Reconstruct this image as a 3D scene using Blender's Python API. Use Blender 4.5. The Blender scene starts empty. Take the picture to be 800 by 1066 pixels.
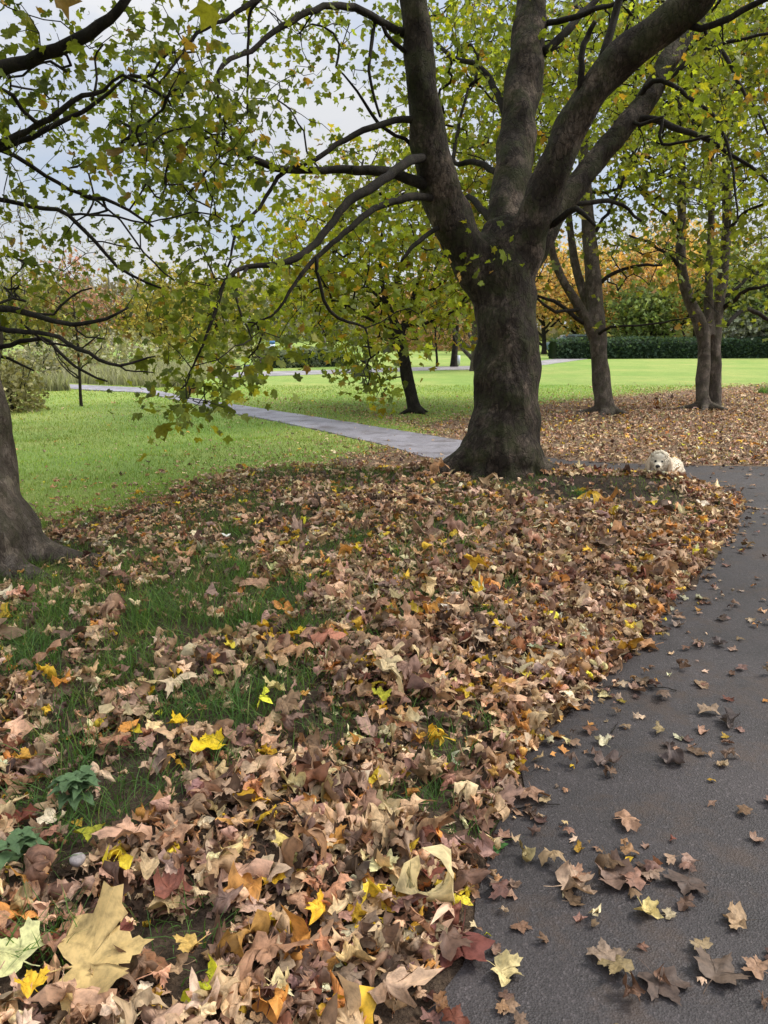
import bpy, math, random
import numpy as np
from math import radians, sin, cos, pi, sqrt
from mathutils import Vector, Matrix

rng = np.random.default_rng(11)
random.seed(5)
scn = bpy.context.scene
COL = scn.collection

# ------------------------------------------------------------------ camera
FPX, CX, CY = 805.0, 400.0, 533.0          # measured on the 800 x 1066 photograph
PITCH = radians(13.1)
CAM = np.array([0.0, 0.0, 1.6])
FW = np.array([0.0, cos(PITCH), -sin(PITCH)])
UP = np.array([0.0, sin(PITCH), cos(PITCH)])
RT = np.array([1.0, 0.0, 0.0])
camd = bpy.data.cameras.new("camera")
camo = bpy.data.objects.new("camera", camd)
COL.objects.link(camo)
camo.location = CAM
camo.rotation_euler = (pi/2 - PITCH, 0, 0)
camd.sensor_fit = 'VERTICAL'
camd.sensor_height = 36.0
camd.lens = FPX/1066.0*36.0
camd.clip_start = 0.05
camd.clip_end = 2000
scn.camera = camo

def T(px, py, dep):
    return CAM + dep*(FW + (px-CX)/FPX*RT + (CY-py)/FPX*UP)

def proj(P):
    d = np.asarray(P) - CAM
    z = d @ FW
    zz = np.where(z > 1e-3, z, 1e-3)
    return CX + FPX*(d @ RT)/zz, CY - FPX*(d @ UP)/zz, z

def flat(px, py, z=0.0):
    v = FW + (px-CX)/FPX*RT + (CY-py)/FPX*UP
    t = (z-CAM[2])/v[2]
    return CAM + t*v

# ------------------------------------------------------------------ numeric helpers
def sstep(a, b, x):
    t = np.clip((x-a)/(b-a), 0, 1)
    return t*t*(3-2*t)

def _hash(ix, iy, s):
    n = (ix*374761393 + iy*668265263 + s*362437) & 0xFFFFFFFF
    n = ((n ^ (n >> 13))*1274126177) & 0xFFFFFFFF
    return ((n ^ (n >> 16)) & 0xFFFF)/65535.0

def vnoise(x, y, s=0):
    x = np.asarray(x, float); y = np.asarray(y, float)
    ix = np.floor(x).astype(np.int64); iy = np.floor(y).astype(np.int64)
    fx = x-ix; fy = y-iy
    fx = fx*fx*(3-2*fx); fy = fy*fy*(3-2*fy)
    a = _hash(ix, iy, s); b = _hash(ix+1, iy, s); c = _hash(ix, iy+1, s); d = _hash(ix+1, iy+1, s)
    return (a*(1-fx)+b*fx)*(1-fy) + (c*(1-fx)+d*fx)*fy

def fbm(x, y, s=0, o=3):
    r = 0; a = .5; t = 0
    for k in range(o):
        r = r + a*vnoise(np.asarray(x)*2**k, np.asarray(y)*2**k, s+k*17); t += a; a *= .5
    return r/t

def poly_sd(x, y, poly):
    """signed distance, negative inside"""
    x = np.asarray(x, float).ravel(); y = np.asarray(y, float).ravel()
    poly = np.asarray(poly, float)[:, :2]
    d = np.full(x.shape, 1e9); ins = np.zeros(x.shape, bool)
    n = len(poly)
    for i in range(n):
        x0, y0 = poly[i]; x1, y1 = poly[(i+1) % n]
        ex, ey = x1-x0, y1-y0
        t = np.clip(((x-x0)*ex+(y-y0)*ey)/(ex*ex+ey*ey+1e-12), 0, 1)
        d = np.minimum(d, np.hypot(x-x0-t*ex, y-y0-t*ey))
        c = ((y0 > y) != (y1 > y))
        with np.errstate(divide='ignore', invalid='ignore'):
            xi = x0 + (y-y0)/(y1-y0 if y1 != y0 else 1e-9)*ex
        ins ^= c & (x < xi)
    return np.where(ins, -d, d)

# ------------------------------------------------------------------ plan of the place
EDGE_PX = [(430,1066),(470,1000),(505,900),(545,800),(570,760),(620,720),(665,680),(700,630),(740,585),(765,550),(775,525),(752,511),(700,505)]
EDGE = [tuple(flat(*p)[:2]) for p in EDGE_PX]
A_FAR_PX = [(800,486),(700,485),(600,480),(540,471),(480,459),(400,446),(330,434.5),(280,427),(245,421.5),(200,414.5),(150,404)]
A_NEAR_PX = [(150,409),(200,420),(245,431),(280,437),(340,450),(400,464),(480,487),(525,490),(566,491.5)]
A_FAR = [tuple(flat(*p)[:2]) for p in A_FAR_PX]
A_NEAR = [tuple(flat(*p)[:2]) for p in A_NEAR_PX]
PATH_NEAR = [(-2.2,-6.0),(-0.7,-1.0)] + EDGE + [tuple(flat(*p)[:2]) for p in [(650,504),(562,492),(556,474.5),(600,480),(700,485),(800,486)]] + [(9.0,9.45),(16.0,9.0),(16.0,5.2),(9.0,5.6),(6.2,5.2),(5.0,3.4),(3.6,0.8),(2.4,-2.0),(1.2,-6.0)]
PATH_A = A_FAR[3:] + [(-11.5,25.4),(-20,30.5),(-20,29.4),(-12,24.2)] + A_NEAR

def h(x, y):
    x = np.asarray(x, float); y = np.asarray(y, float)
    shp = np.broadcast(x, y).shape
    x = np.broadcast_to(x, shp).ravel(); y = np.broadcast_to(y, shp).ravel()
    near = (np.abs(x) < 20) & (y > -10) & (y < 36)
    out = np.zeros(x.shape)
    xn, yn = x[near], y[near]
    d = np.minimum(poly_sd(xn, yn, PATH_NEAR), poly_sd(xn, yn, PATH_A))
    w = sstep(-3.6, -0.6, xn)*(1-sstep(4.2, 6.5, xn))*(1-sstep(7.9, 9.0, yn-0.1*xn))
    w = w*(1 - .25*(1-sstep(1.0, 5.0, yn)))
    bump = (fbm(xn*.9+7, yn*.9, 3, 3)-.5)*.13 + (fbm(xn*3.1, yn*3.1, 9, 2)-.5)*.035
    hump = .17*np.exp(-((xn-1.05)**2+(yn-7.45)**2)/.75)
    w = np.maximum(w, hump/.2*sstep(0, .4, d))
    z = sstep(-.05, .8, d)*(.2*w) + sstep(.1, .9, d)*bump*(1-sstep(10, 16, yn)*.7)
    # raised lip of soil beside the trunk that the dog stands behind
    z = z + .05*np.exp(-(((xn-2.25)/.75)**2 + ((yn-7.15)/.45)**2))*sstep(0, .35, d)
    out[near] = z
    far = (y > 60)
    out = out + np.where(far, 0.006*(y-60), 0.0)
    return out.reshape(shp)

def at(px, py):
    z = 0.0
    for _ in range(14):
        p = flat(px, py, z)
        z = .5*z + .5*float(h(p[0], p[1]))
    p = flat(px, py, z)
    return np.array([p[0], p[1], float(h(p[0], p[1]))])

# lawn / litter boundary (lawn lies beyond it on the left)
LAWN_L_PX = [(-400,700),(-100,610),(0,560),(60,550),(150,530),(250,504),(330,482),(400,462),(450,450)]
LAWN_L = [tuple(flat(*p)[:2]) for p in LAWN_L_PX] + [(-6,30),(-60,60),(-60,2)]
LAWN_R_PX = [(150,402),(250,419),(330,424),(400,434),(440,440),(480,434),(560,420),(640,413),(720,405),(800,400),(1000,394),(1400,392)]
LAWN_R = [tuple(flat(*p)[:2]) for p in LAWN_R_PX] + [(150,30),(150,300),(-150,300),(-150,60)]

def lawn_sd(x, y):
    a = poly_sd(x, y, LAWN_L); b = poly_sd(x, y, LAWN_R)
    return np.minimum(a, b)

# ------------------------------------------------------------------ mesh accumulator
class Acc:
    def __init__(s):
        s.v = []; s.lt = []; s.li = []; s.c = []; s.u = []; s.m = []; s.n = 0
    def add(s, v, faces, col=(1,1,1), uv=None, mat=0):
        """v (N,3); faces list of equal-length index arrays (K,k) or list of tuples"""
        v = np.asarray(v, float).reshape(-1, 3)
        if isinstance(faces, np.ndarray): faces = [faces]
        for f in faces:
            f = np.asarray(f, np.int64)
            if f.ndim == 1: f = f[None]
            s.li.append((f + s.n).ravel()); s.lt.append(np.full(len(f), f.shape[1])); s.m.append(np.full(len(f), mat))
        col = np.asarray(col, float)
        if col.ndim == 1: col = np.broadcast_to(col, (len(v), 3))
        s.c.append(col); s.v.append(v)
        s.u.append(np.zeros((len(v), 3)) if uv is None else uv)
        s.n += len(v)
    def mesh(s, name, mats, smooth=True):
        V = np.concatenate(s.v); LI = np.concatenate(s.li); LT = np.concatenate(s.lt); M = np.concatenate(s.m)
        me = bpy.data.meshes.new(name)
        me.vertices.add(len(V)); me.vertices.foreach_set('co', V.astype(np.float32).ravel())
        me.loops.add(len(LI)); me.loops.foreach_set('vertex_index', LI.astype(np.int32))
        me.polygons.add(len(LT))
        st = np.concatenate([[0], np.cumsum(LT)[:-1]])
        me.polygons.foreach_set('loop_start', st.astype(np.int32))
        me.polygons.foreach_set('material_index', M.astype(np.int32))
        me.polygons.foreach_set('use_smooth', np.full(len(LT), smooth))
        C = np.concatenate([np.concatenate(s.c), np.ones((len(V), 1))], 1)
        a = me.attributes.new('col', 'FLOAT_COLOR', 'POINT'); a.data.foreach_set('color', C.astype(np.float32).ravel())
        b = me.attributes.new('luv', 'FLOAT_VECTOR', 'POINT'); b.data.foreach_set('vector', np.concatenate(s.u).astype(np.float32).ravel())
        for m in (mats if isinstance(mats, (list, tuple)) else [mats]): me.materials.append(m)
        me.update(calc_edges=True)
        me.validate()
        return me
    def build(s, name, mats, parent=None, loc=None, smooth=True):
        if loc is not None:
            s.v = [a - np.asarray(loc) for a in s.v]
        o = bpy.data.objects.new(name, s.mesh(name, mats, smooth))
        COL.objects.link(o)
        if parent is not None: o.parent = parent
        elif loc is not None: o.location = loc
        return o

def tag(o, label=None, cat=None, group=None, kind=None):
    if label: o['label'] = label
    if cat: o['category'] = cat
    if group: o['group'] = group
    if kind: o['kind'] = kind
    return o

def empty(name, loc, label, cat, group=None):
    o = bpy.data.objects.new(name, None); COL.objects.link(o)
    o.location = loc; o.empty_display_size = .1
    return tag(o, label, cat, group)

def child(acc, name, mats, root, smooth=True):
    """link an accumulator holding world coordinates as a part of root (an unrotated Empty)"""
    loc = np.array(root.location)
    acc.v = [a - loc for a in acc.v]
    o = bpy.data.objects.new(name, acc.mesh(name, mats, smooth))
    COL.objects.link(o); o.parent = root
    return o

def tube(acc, pts, rad, sides=6, col=(1,1,1), mat=0, cap=True, wob=0.0):
    pts = np.asarray(pts, float); n = len(pts)
    rad = np.broadcast_to(np.asarray(rad, float), (n,))
    tan = np.gradient(pts, axis=0); tan /= np.linalg.norm(tan, axis=1)[:, None]+1e-9
    ref = np.array([0.31, .17, .93]) if abs(tan[0][2]) < .8 else np.array([.9, .3, .1])
    V = []
    ang = np.arange(sides)/sides*2*pi
    a = np.cross(tan[0], ref); a /= np.linalg.norm(a)
    for i in range(n):
        a = a - tan[i]*(a @ tan[i]); a /= np.linalg.norm(a)+1e-9
        b = np.cross(tan[i], a)
        rr = rad[i]*(1 + wob*np.sin(ang*2+i*.7) + wob*.6*np.sin(ang*3-i*1.1)) if wob else rad[i]*np.ones(sides)
        V.append(pts[i] + (np.cos(ang)*rr)[:, None]*a + (np.sin(ang)*rr)[:, None]*b)
    V = np.concatenate(V)
    i, j = np.meshgrid(np.arange(n-1), np.arange(sides), indexing='ij')
    j2 = (j+1) % sides
    F = np.stack([i*sides+j, i*sides+j2, (i+1)*sides+j2, (i+1)*sides+j], -1).reshape(-1, 4)
    faces = [F]
    if cap:
        faces.append(np.arange(sides)[::-1][None].copy()); faces.append(((n-1)*sides+np.arange(sides))[None])
    acc.add(V, faces, col, None, mat)

def smooth_path(pts, step, jit=0.0, r=None):
    """Catmull-Rom through pts (columns beyond xyz are interpolated too)"""
    P = np.asarray(pts, float)
    P = np.concatenate([[2*P[0]-P[1]], P, [2*P[-1]-P[-2]]])
    out = []
    for i in range(1, len(P)-2):
        p0, p1, p2, p3 = P[i-1:i+3]
        n = max(2, int(np.linalg.norm((p2-p1)[:3])/step)+1)
        for t in np.linspace(0, 1, n, endpoint=False):
            out.append(.5*((2*p1)+(-p0+p2)*t+(2*p0-5*p1+4*p2-p3)*t*t+(-p0+3*p1-3*p2+p3)*t**3))
    out.append(P[-2])
    out = np.array(out)
    if jit and len(out) > 2:
        out[1:-1, :3] += rng.normal(0, jit, (len(out)-2, 3))
    return out

# ------------------------------------------------------------------ materials
def mat(name):
    m = bpy.data.materials.new(name); m.use_nodes = True
    nt = m.node_tree; nt.nodes.clear()
    out = nt.nodes.new('ShaderNodeOutputMaterial')
    return m, nt, out

class NT:
    def __init__(s, nt): s.nt = nt
    def n(s, typ, **kw):
        nd = s.nt.nodes.new('ShaderNode'+typ)
        for k, v in kw.items():
            if k.startswith('_'): nd.inputs[k[1:].replace('_', ' ')].default_value = v
            else: setattr(nd, k, v)
        return nd
    def l(s, a, b): s.nt.links.new(a, b)
    def math(s, op, a, b=None, clamp=False):
        nd = s.nt.nodes.new('ShaderNodeMath'); nd.operation = op; nd.use_clamp = clamp
        for i, q in enumerate((a, b)):
            if q is None: continue
            if isinstance(q, (int, float)): nd.inputs[i].default_value = q
            else: s.l(q, nd.inputs[i])
        return nd.outputs[0]
    def mix(s, fac, a, b, blend='MIX'):
        nd = s.nt.nodes.new('ShaderNodeMix'); nd.data_type = 'RGBA'; nd.blend_type = blend
        for sock, q in ((nd.inputs[0], fac), (nd.inputs[6], a), (nd.inputs[7], b)):
            if isinstance(q, (int, float)): sock.default_value = q
            elif isinstance(q, tuple): sock.default_value = (*q, 1)
            else: s.l(q, sock)
        return nd.outputs[2]
    def ramp(s, fac, stops):
        nd = s.nt.nodes.new('ShaderNodeValToRGB'); cr = nd.color_ramp
        while len(cr.elements) < len(stops): cr.elements.new(.5)
        for e, (p, c) in zip(cr.elements, stops):
            e.position = p; e.color = (*c, 1) if isinstance(c, tuple) else (c, c, c, 1)
        s.l(fac, nd.inputs[0]); return nd.outputs[0]
    def noise(s, vec, scale, detail=4, rough=.55):
        nd = s.n('TexNoise'); nd.inputs['Scale'].default_value = scale; nd.inputs['Detail'].default_value = detail
        nd.inputs['Roughness'].default_value = rough
        if vec is not None: s.l(vec, nd.inputs['Vector'])
        return nd
    def bump(s, height, strength, dist):
        nd = s.n('Bump'); nd.inputs['Strength'].default_value = strength; nd.inputs['Distance'].default_value = dist
        s.l(height, nd.inputs['Height']); return nd.outputs[0]
    def attr(s, name):
        nd = s.n('Attribute'); nd.attribute_name = name; return nd

def leaf_material(name, trans, rough, veins=True, spec=.25, under=1.25, tboost=(1.5, 1.45, .8), blotch=.5):
    m, nt, out = mat(name); g = NT(nt)
    col = g.attr('col').outputs['Color']; luv = g.attr('luv').outputs['Vector']
    nz = g.noise(luv, 5.0, 4, .65)
    f = g.ramp(nz.outputs[0], [(.3, 1-blotch), (.55, 1.0), (.75, 1+blotch*.35)])
    c = g.mix(1.0, col, f, 'MULTIPLY')
    if veins:
        sx = g.n('SeparateXYZ'); g.l(luv, sx.inputs[0])
        ang = g.math('ARCTAN2', sx.outputs[0], sx.outputs[1])
        w = g.math('WRAP', ang); w.node.inputs[1].default_value = .44; w.node.inputs[2].default_value = -.44
        r = g.n('VectorMath', operation='LENGTH'); g.l(luv, r.inputs[0])
        dist = g.math('MULTIPLY', g.math('ABSOLUTE', w), r.outputs['Value'])
        v = g.math('SUBTRACT', 1.0, g.math('DIVIDE', dist, .018), True)
        c = g.mix(g.math('MULTIPLY', v, .65), c, g.mix(1.0, c, (1.7, 1.6, 1.35), 'MULTIPLY'))
    geo = g.n('NewGeometry')
    cu = g.mix(1.0, c, (under, under, under*.98), 'MULTIPLY')
    cb = g.mix(geo.outputs['Backfacing'], c, cu)
    bs = g.n('BsdfPrincipled'); g.l(cb, bs.inputs['Base Color'])
    bs.inputs['Roughness'].default_value = rough; bs.inputs['Specular IOR Level'].default_value = spec
    g.l(g.bump(nz.outputs[0], .35, .004), bs.inputs['Normal'])
    tr = g.n('BsdfTranslucent'); g.l(g.mix(1.0, c, tboost, 'MULTIPLY'), tr.inputs['Color'])
    mx = g.n('MixShader'); mx.inputs[0].default_value = trans
    g.l(bs.outputs[0], mx.inputs[1]); g.l(tr.outputs[0], mx.inputs[2]); g.l(mx.outputs[0], out.inputs[0])
    return m

M_DRY = leaf_material('dry_leaf', .10, .62, True, .3, 1.2, (1.2, 1.1, .8), .55)
M_LEAF = leaf_material('green_leaf', .48, .5, False, .3, 1.2, (1.5, 1.5, .6), .35)
M_FARLEAF = leaf_material('distant_leaf', .35, .7, False, .1, 1.1, (1.4, 1.35, .6), .2)
M_GRASS = leaf_material('grass_blade', .45, .55, False, .25, 1.0, (1.3, 1.4, .6), .25)
M_NETTLE = leaf_material('nettle_leaf', .2, .6, True, .25, 1.1, (1.2, 1.4, .7), .25)

def bark_material(name, dark, mid, light, scale=5.0, moss=.25, bump=.8):
    m, nt, out = mat(name); g = NT(nt)
    tc = g.n('TexCoord'); mp = g.n('Mapping'); mp.inputs['Scale'].default_value = (1, 1, .5)
    g.l(tc.outputs['Object'], mp.inputs[0])
    fine = g.noise(mp.outputs[0], scale*7, 9, .75)
    plates = g.n('TexVoronoi', feature='DISTANCE_TO_EDGE'); plates.inputs['Scale'].default_value = scale*3.2
    wv = g.noise(mp.outputs[0], scale*2, 3)
    off = g.n('VectorMath', operation='ADD'); g.l(mp.outputs[0], off.inputs[0])
    sc = g.n('VectorMath', operation='SCALE'); g.l(wv.outputs['Color'], sc.inputs[0]); sc.inputs['Scale'].default_value = .12
    g.l(sc.outputs[0], off.inputs[1]); g.l(off.outputs[0], plates.inputs['Vector'])
    crack = g.ramp(plates.outputs['Distance'], [(0, 0.0), (.07, 1.0)])
    big = g.noise(tc.outputs['Object'], scale*.7, 4, .6)
    flake = g.n('TexVoronoi'); flake.inputs['Scale'].default_value = scale*2.1; g.l(off.outputs[0], flake.inputs['Vector'])
    fsep = g.n('SeparateColor'); g.l(flake.outputs['Color'], fsep.inputs[0])
    c = g.ramp(g.math('ADD', g.math('MULTIPLY', fine.outputs[0], .48), g.math('MULTIPLY', big.outputs[0], .52)),
               [(.32, dark), (.5, mid), (.66, light)])
    c = g.mix(1.0, c, g.ramp(fsep.outputs[0], [(.0, (.72, .68, .66)), (.6, (1.0, 1.0, 1.0)), (.95, (1.5, 1.45, 1.4))]), 'MULTIPLY')
    c = g.mix(crack, g.mix(1.0, c, (.6, .58, .57), 'MULTIPLY'), c)
    mn = g.noise(tc.outputs['Object'], scale*.9, 5, .7)
    mf = g.math('MULTIPLY', g.ramp(mn.outputs[0], [(.46, 0.0), (.62, 1.0)]), moss)
    c = g.mix(mf, c, (.055, .065, .022))
    bs = g.n('BsdfPrincipled'); g.l(c, bs.inputs['Base Color']); bs.inputs['Roughness'].default_value = .88
    bs.inputs['Specular IOR Level'].default_value = .2
    hgt = g.math('ADD', g.math('ADD', g.math('MULTIPLY', crack, .2), g.math('MULTIPLY', fsep.outputs[0], .22)), g.math('ADD', g.math('MULTIPLY', fine.outputs[0], .7), g.math('MULTIPLY', big.outputs[0], .6)))
    g.l(g.bump(hgt, bump, .045), bs.inputs['Normal'])
    g.l(bs.outputs[0], out.inputs[0])
    return m

M_BARK = bark_material('maple_bark', (.014, .0105, .008), (.048, .037, .029), (.185, .145, .115), 5.0, .5, 1.0)
M_BARK2 = bark_material('grey_bark', (.045, .036, .03), (.10, .082, .066), (.19, .16, .135), 7.0, .3, .7)
M_TWIG = bark_material('twig_bark', (.011, .009, .008), (.022, .018, .015), (.042, .035, .029), 9.0, .15, .4)
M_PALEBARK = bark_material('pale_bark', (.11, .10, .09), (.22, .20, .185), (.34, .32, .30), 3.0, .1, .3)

def asphalt_material(name, base, spec_r):
    m, nt, out = mat(name); g = NT(nt)
    tc = g.n('TexCoord'); P = tc.outputs['Object']
    sp = g.n('TexVoronoi'); sp.inputs['Scale'].default_value = 170; g.l(P, sp.inputs['Vector'])
    agg = g.ramp(sp.outputs['Color'], [(.0, .55), (.8, 1.15), (.93, 2.0)])
    fine = g.noise(P, 260, 3, .6)
    big = g.noise(P, .9, 5, .6); mid = g.noise(P, 5, 4, .6)
    c = g.mix(1.0, base, agg, 'MULTIPLY')
    c = g.mix(1.0, c, g.ramp(big.outputs[0], [(.3, .62), (.7, 1.35)]), 'MULTIPLY')
    c = g.mix(1.0, c, g.ramp(mid.outputs[0], [(.3, .8), (.7, 1.2)]), 'MULTIPLY')
    st = g.noise(P, 2.3, 6, .7)
    c = g.mix(g.math('MULTIPLY', g.ramp(st.outputs[0], [(.52, 0.0), (.62, 1.0)]), .55), c, (.062, .040, .028))
    bs = g.n('BsdfPrincipled'); g.l(c, bs.inputs['Base Color'])
    g.l(g.ramp(mid.outputs[0], [(.3, spec_r-.1), (.7, spec_r+.12)]), bs.inputs['Roughness'])
    bs.inputs['Specular IOR Level'].default_value = .45
    hh = g.math('ADD', sp.outputs['Distance'], g.math('MULTIPLY', fine.outputs[0], .5))
    g.l(g.bump(hh, .55, .004), bs.inputs['Normal'])
    g.l(bs.outputs[0], out.inputs[0]); return m

M_ASPH = asphalt_material('asphalt', (.043, .036, .036), .66)
M_ASPH2 = asphalt_material('asphalt_sky_sheen', (.25, .235, .265), .45)  # side path: sky sheen painted into a paler, bluer base colour
M_ASPH3 = asphalt_material('pale_asphalt', (.27, .25, .25), .6)

def ground_material():
    m, nt, out = mat('ground_soil_and_turf'); g = NT(nt)
    tc = g.n('TexCoord'); P = tc.outputs['Object']
    at_ = g.attr('col'); sx = g.n('SeparateColor'); g.l(at_.outputs['Color'], sx.inputs[0])
    lawn, dry = sx.outputs[0], sx.outputs[1]
    n1 = g.noise(P, 26, 5, .7); n2 = g.noise(P, 3.0, 4, .6); n3 = g.noise(P, .16, 4, .6); n4 = g.noise(P, 70, 3, .7)
    soil = g.ramp(n1.outputs[0], [(.3, (.018, .013, .010)), (.55, (.045, .032, .024)), (.72, (.10, .07, .05))])
    soil = g.mix(dry, soil, g.ramp(n4.outputs[0], [(.35, (.07, .045, .03)), (.5, (.17, .115, .075)), (.68, (.30, .21, .13))]))
    turf = g.ramp(n1.outputs[0], [(.28, (.14, .195, .045)), (.5, (.215, .30, .078)), (.72, (.285, .365, .11))])
    turf = g.mix(1.0, turf, g.ramp(n2.outputs[0], [(.3, (.86, .9, .85)), (.7, (1.12, 1.08, 1.05))]), 'MULTIPLY')
    turf = g.mix(1.0, turf, g.ramp(n3.outputs[0], [(.35, (.82, .92, .75)), (.65, (1.22, 1.05, 1.15))]), 'MULTIPLY')
    n5 = g.noise(P, .55, 5, .65)
    turf = g.mix(1.0, turf, g.ramp(n5.outputs[0], [(.32, (.78, .86, .8)), (.5, (1.0, 1.0, 1.0)), (.68, (1.22, 1.04, 1.15))]), 'MULTIPLY')
    f = g.math('ADD', lawn, g.math('MULTIPLY', g.math('SUBTRACT', n2.outputs[0], .5), 1.2), True)
    f = g.ramp(f, [(.35, 0.0), (.62, 1.0)])
    f = g.mix(g.math('GREATER_THAN', lawn, .98), f, (1, 1, 1))
    c = g.mix(f, soil, turf)
    bs = g.n('BsdfPrincipled'); g.l(c, bs.inputs['Base Color']); bs.inputs['Roughness'].default_value = .9
    bs.inputs['Specular IOR Level'].default_value = .15
    g.l(g.bump(g.math('ADD', n1.outputs[0], g.math('MULTIPLY', n4.outputs[0], .5)), .8, .03), bs.inputs['Normal'])
    g.l(bs.outputs[0], out.inputs[0]); return m
M_GROUND = ground_material()

def simple(name, col, rough=.6, spec=.3, var=.25, scale=12, metal=0.0, bump=.2):
    m, nt, out = mat(name); g = NT(nt)
    tc = g.n('TexCoord'); nz = g.noise(tc.outputs['Object'], scale, 5, .6)
    c = g.mix(1.0, col, g.ramp(nz.outputs[0], [(.3, 1-var), (.7, 1+var)]), 'MULTIPLY')
    bs = g.n('BsdfPrincipled'); g.l(c, bs.inputs['Base Color']); bs.inputs['Roughness'].default_value = rough
    bs.inputs['Specular IOR Level'].default_value = spec; bs.inputs['Metallic'].default_value = metal
    g.l(g.bump(nz.outputs[0], bump, .01), bs.inputs['Normal'])
    g.l(bs.outputs[0], out.inputs[0]); return m

# ------------------------------------------------------------------ world and sun
SUN_EL, SUN_AZ = radians(44), radians(78)      # azimuth from +Y towards +X
w = bpy.data.worlds.new("World"); scn.world = w; w.use_nodes = True
g = NT(w.node_tree); w.node_tree.nodes.clear()
wo = g.n('OutputWorld'); bg = g.n('Background'); bg.inputs['Strength'].default_value = .1
sky = g.n('TexSky'); sky.sky_type = 'NISHITA'; sky.sun_disc = False
sky.sun_elevation = SUN_EL; sky.sun_rotation = SUN_AZ
tc = g.n('TexCoord'); sx = g.n('SeparateXYZ'); g.l(tc.outputs['Generated'], sx.inputs[0])
zc = g.math('MAXIMUM', sx.outputs[2], 0.0)
grad = g.math('ADD', 3.6, g.math('ADD', zc, g.math('MULTIPLY', g.math('POWER', zc, 3.0), 14.0)))       # overcast; zenith above the view raised steeply to light the ground
cmap = g.n('Mapping'); cmap.inputs['Scale'].default_value = (1, 1, 2.4); g.l(tc.outputs['Generated'], cmap.inputs[0])
cl = g.noise(cmap.outputs[0], 3.2, 6, .55)
cloud = g.mix(1.0, g.ramp(cl.outputs[0], [(.36, (.70, .78, .95)), (.58, (1.02, 1.03, 1.06))]), grad, 'MULTIPLY')
thin = g.ramp(cl.outputs[0], [(.36, .72), (.58, .97)])
g.l(g.mix(thin, sky.outputs[0], cloud), bg.inputs[0]); g.l(bg.outputs[0], wo.inputs[0])
sl = bpy.data.lights.new('sun', 'SUN'); so = bpy.data.objects.new('sun', sl); COL.objects.link(so)
sl.energy = 2.4; sl.angle = radians(16); sl.color = (1.0, .95, .87)
sd = Vector((sin(SUN_AZ)*cos(SUN_EL), cos(SUN_AZ)*cos(SUN_EL), sin(SUN_EL)))
so.rotation_euler = sd.to_track_quat('Z', 'Y').to_euler()
so.location = (20, -10, 30)
vs = scn.view_settings
scn.display_settings.display_device = 'sRGB'
vs.view_transform = 'Standard'; vs.look = 'None'; vs.gamma = 1; vs.use_curve_mapping = False
vs.exposure = 0.95
scn.cycles.max_bounces = 8; scn.cycles.diffuse_bounces = 3; scn.cycles.transparent_max_bounces = 4
scn.cycles.use_denoising = True

# ------------------------------------------------------------------ ground sheet
def axis(lo, f0, f1, hi, step, grow=1.13):
    mid = np.arange(f0, f1+step/2, step)
    a = []; s = step; x = f1
    while x < hi:
        s *= grow; x += s; a.append(min(x, hi))
    b = []; s = step; x = f0
    while x > lo:
        s *= grow; x -= s; b.append(max(x, lo))
    return np.concatenate([b[::-1], mid, a])
gx = axis(-320, -4.6, 5.2, 320, .06, 1.11); gy = axis(-40, .8, 10.5, 620, .06, 1.09)
X, Y = np.meshgrid(gx, gy)
Z = h(X, Y)
LS = lawn_sd(X.ravel(), Y.ravel())
PN = poly_sd(X.ravel(), Y.ravel(), PATH_NEAR); PA = poly_sd(X.ravel(), Y.ravel(), PATH_A)
lawnv = 1-sstep(-.7, .9, LS)
bankgrass = .34*(1-sstep(-2.6, .6, X.ravel()))*(1-sstep(9, 10, Y.ravel()))
lawnv = np.clip(np.maximum(lawnv, bankgrass), 0, 1)
lawnv[LS < -1.2] = 1
dryv = sstep(8.6, 9.6, Y.ravel())*(1-lawnv) + .25*(1-lawnv)
# bare soil beside the trunk
soilp = at(622, 511)
bare = np.exp(-(((X.ravel()-soilp[0])/.95)**2 + ((Y.ravel()-soilp[1])/.55)**2)*1.2)
dryv *= 1-np.clip(bare*1.3, 0, 1); lawnv *= 1-np.clip(bare*1.3, 0, 1)
acc = Acc()
ny, nx = X.shape
i, j = np.meshgrid(np.arange(ny-1), np.arange(nx-1), indexing='ij')
F = np.stack([i*nx+j, i*nx+j+1, (i+1)*nx+j+1, (i+1)*nx+j], -1).reshape(-1, 4)
ZZ = Z.ravel() - .03*((np.minimum(PN, PA) < -.06))
acc.add(np.stack([X.ravel(), Y.ravel(), ZZ], 1), F, np.stack([lawnv, dryv, bare], 1))
tag(acc.build('ground', M_GROUND), None, None, None, 'structure')

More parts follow.
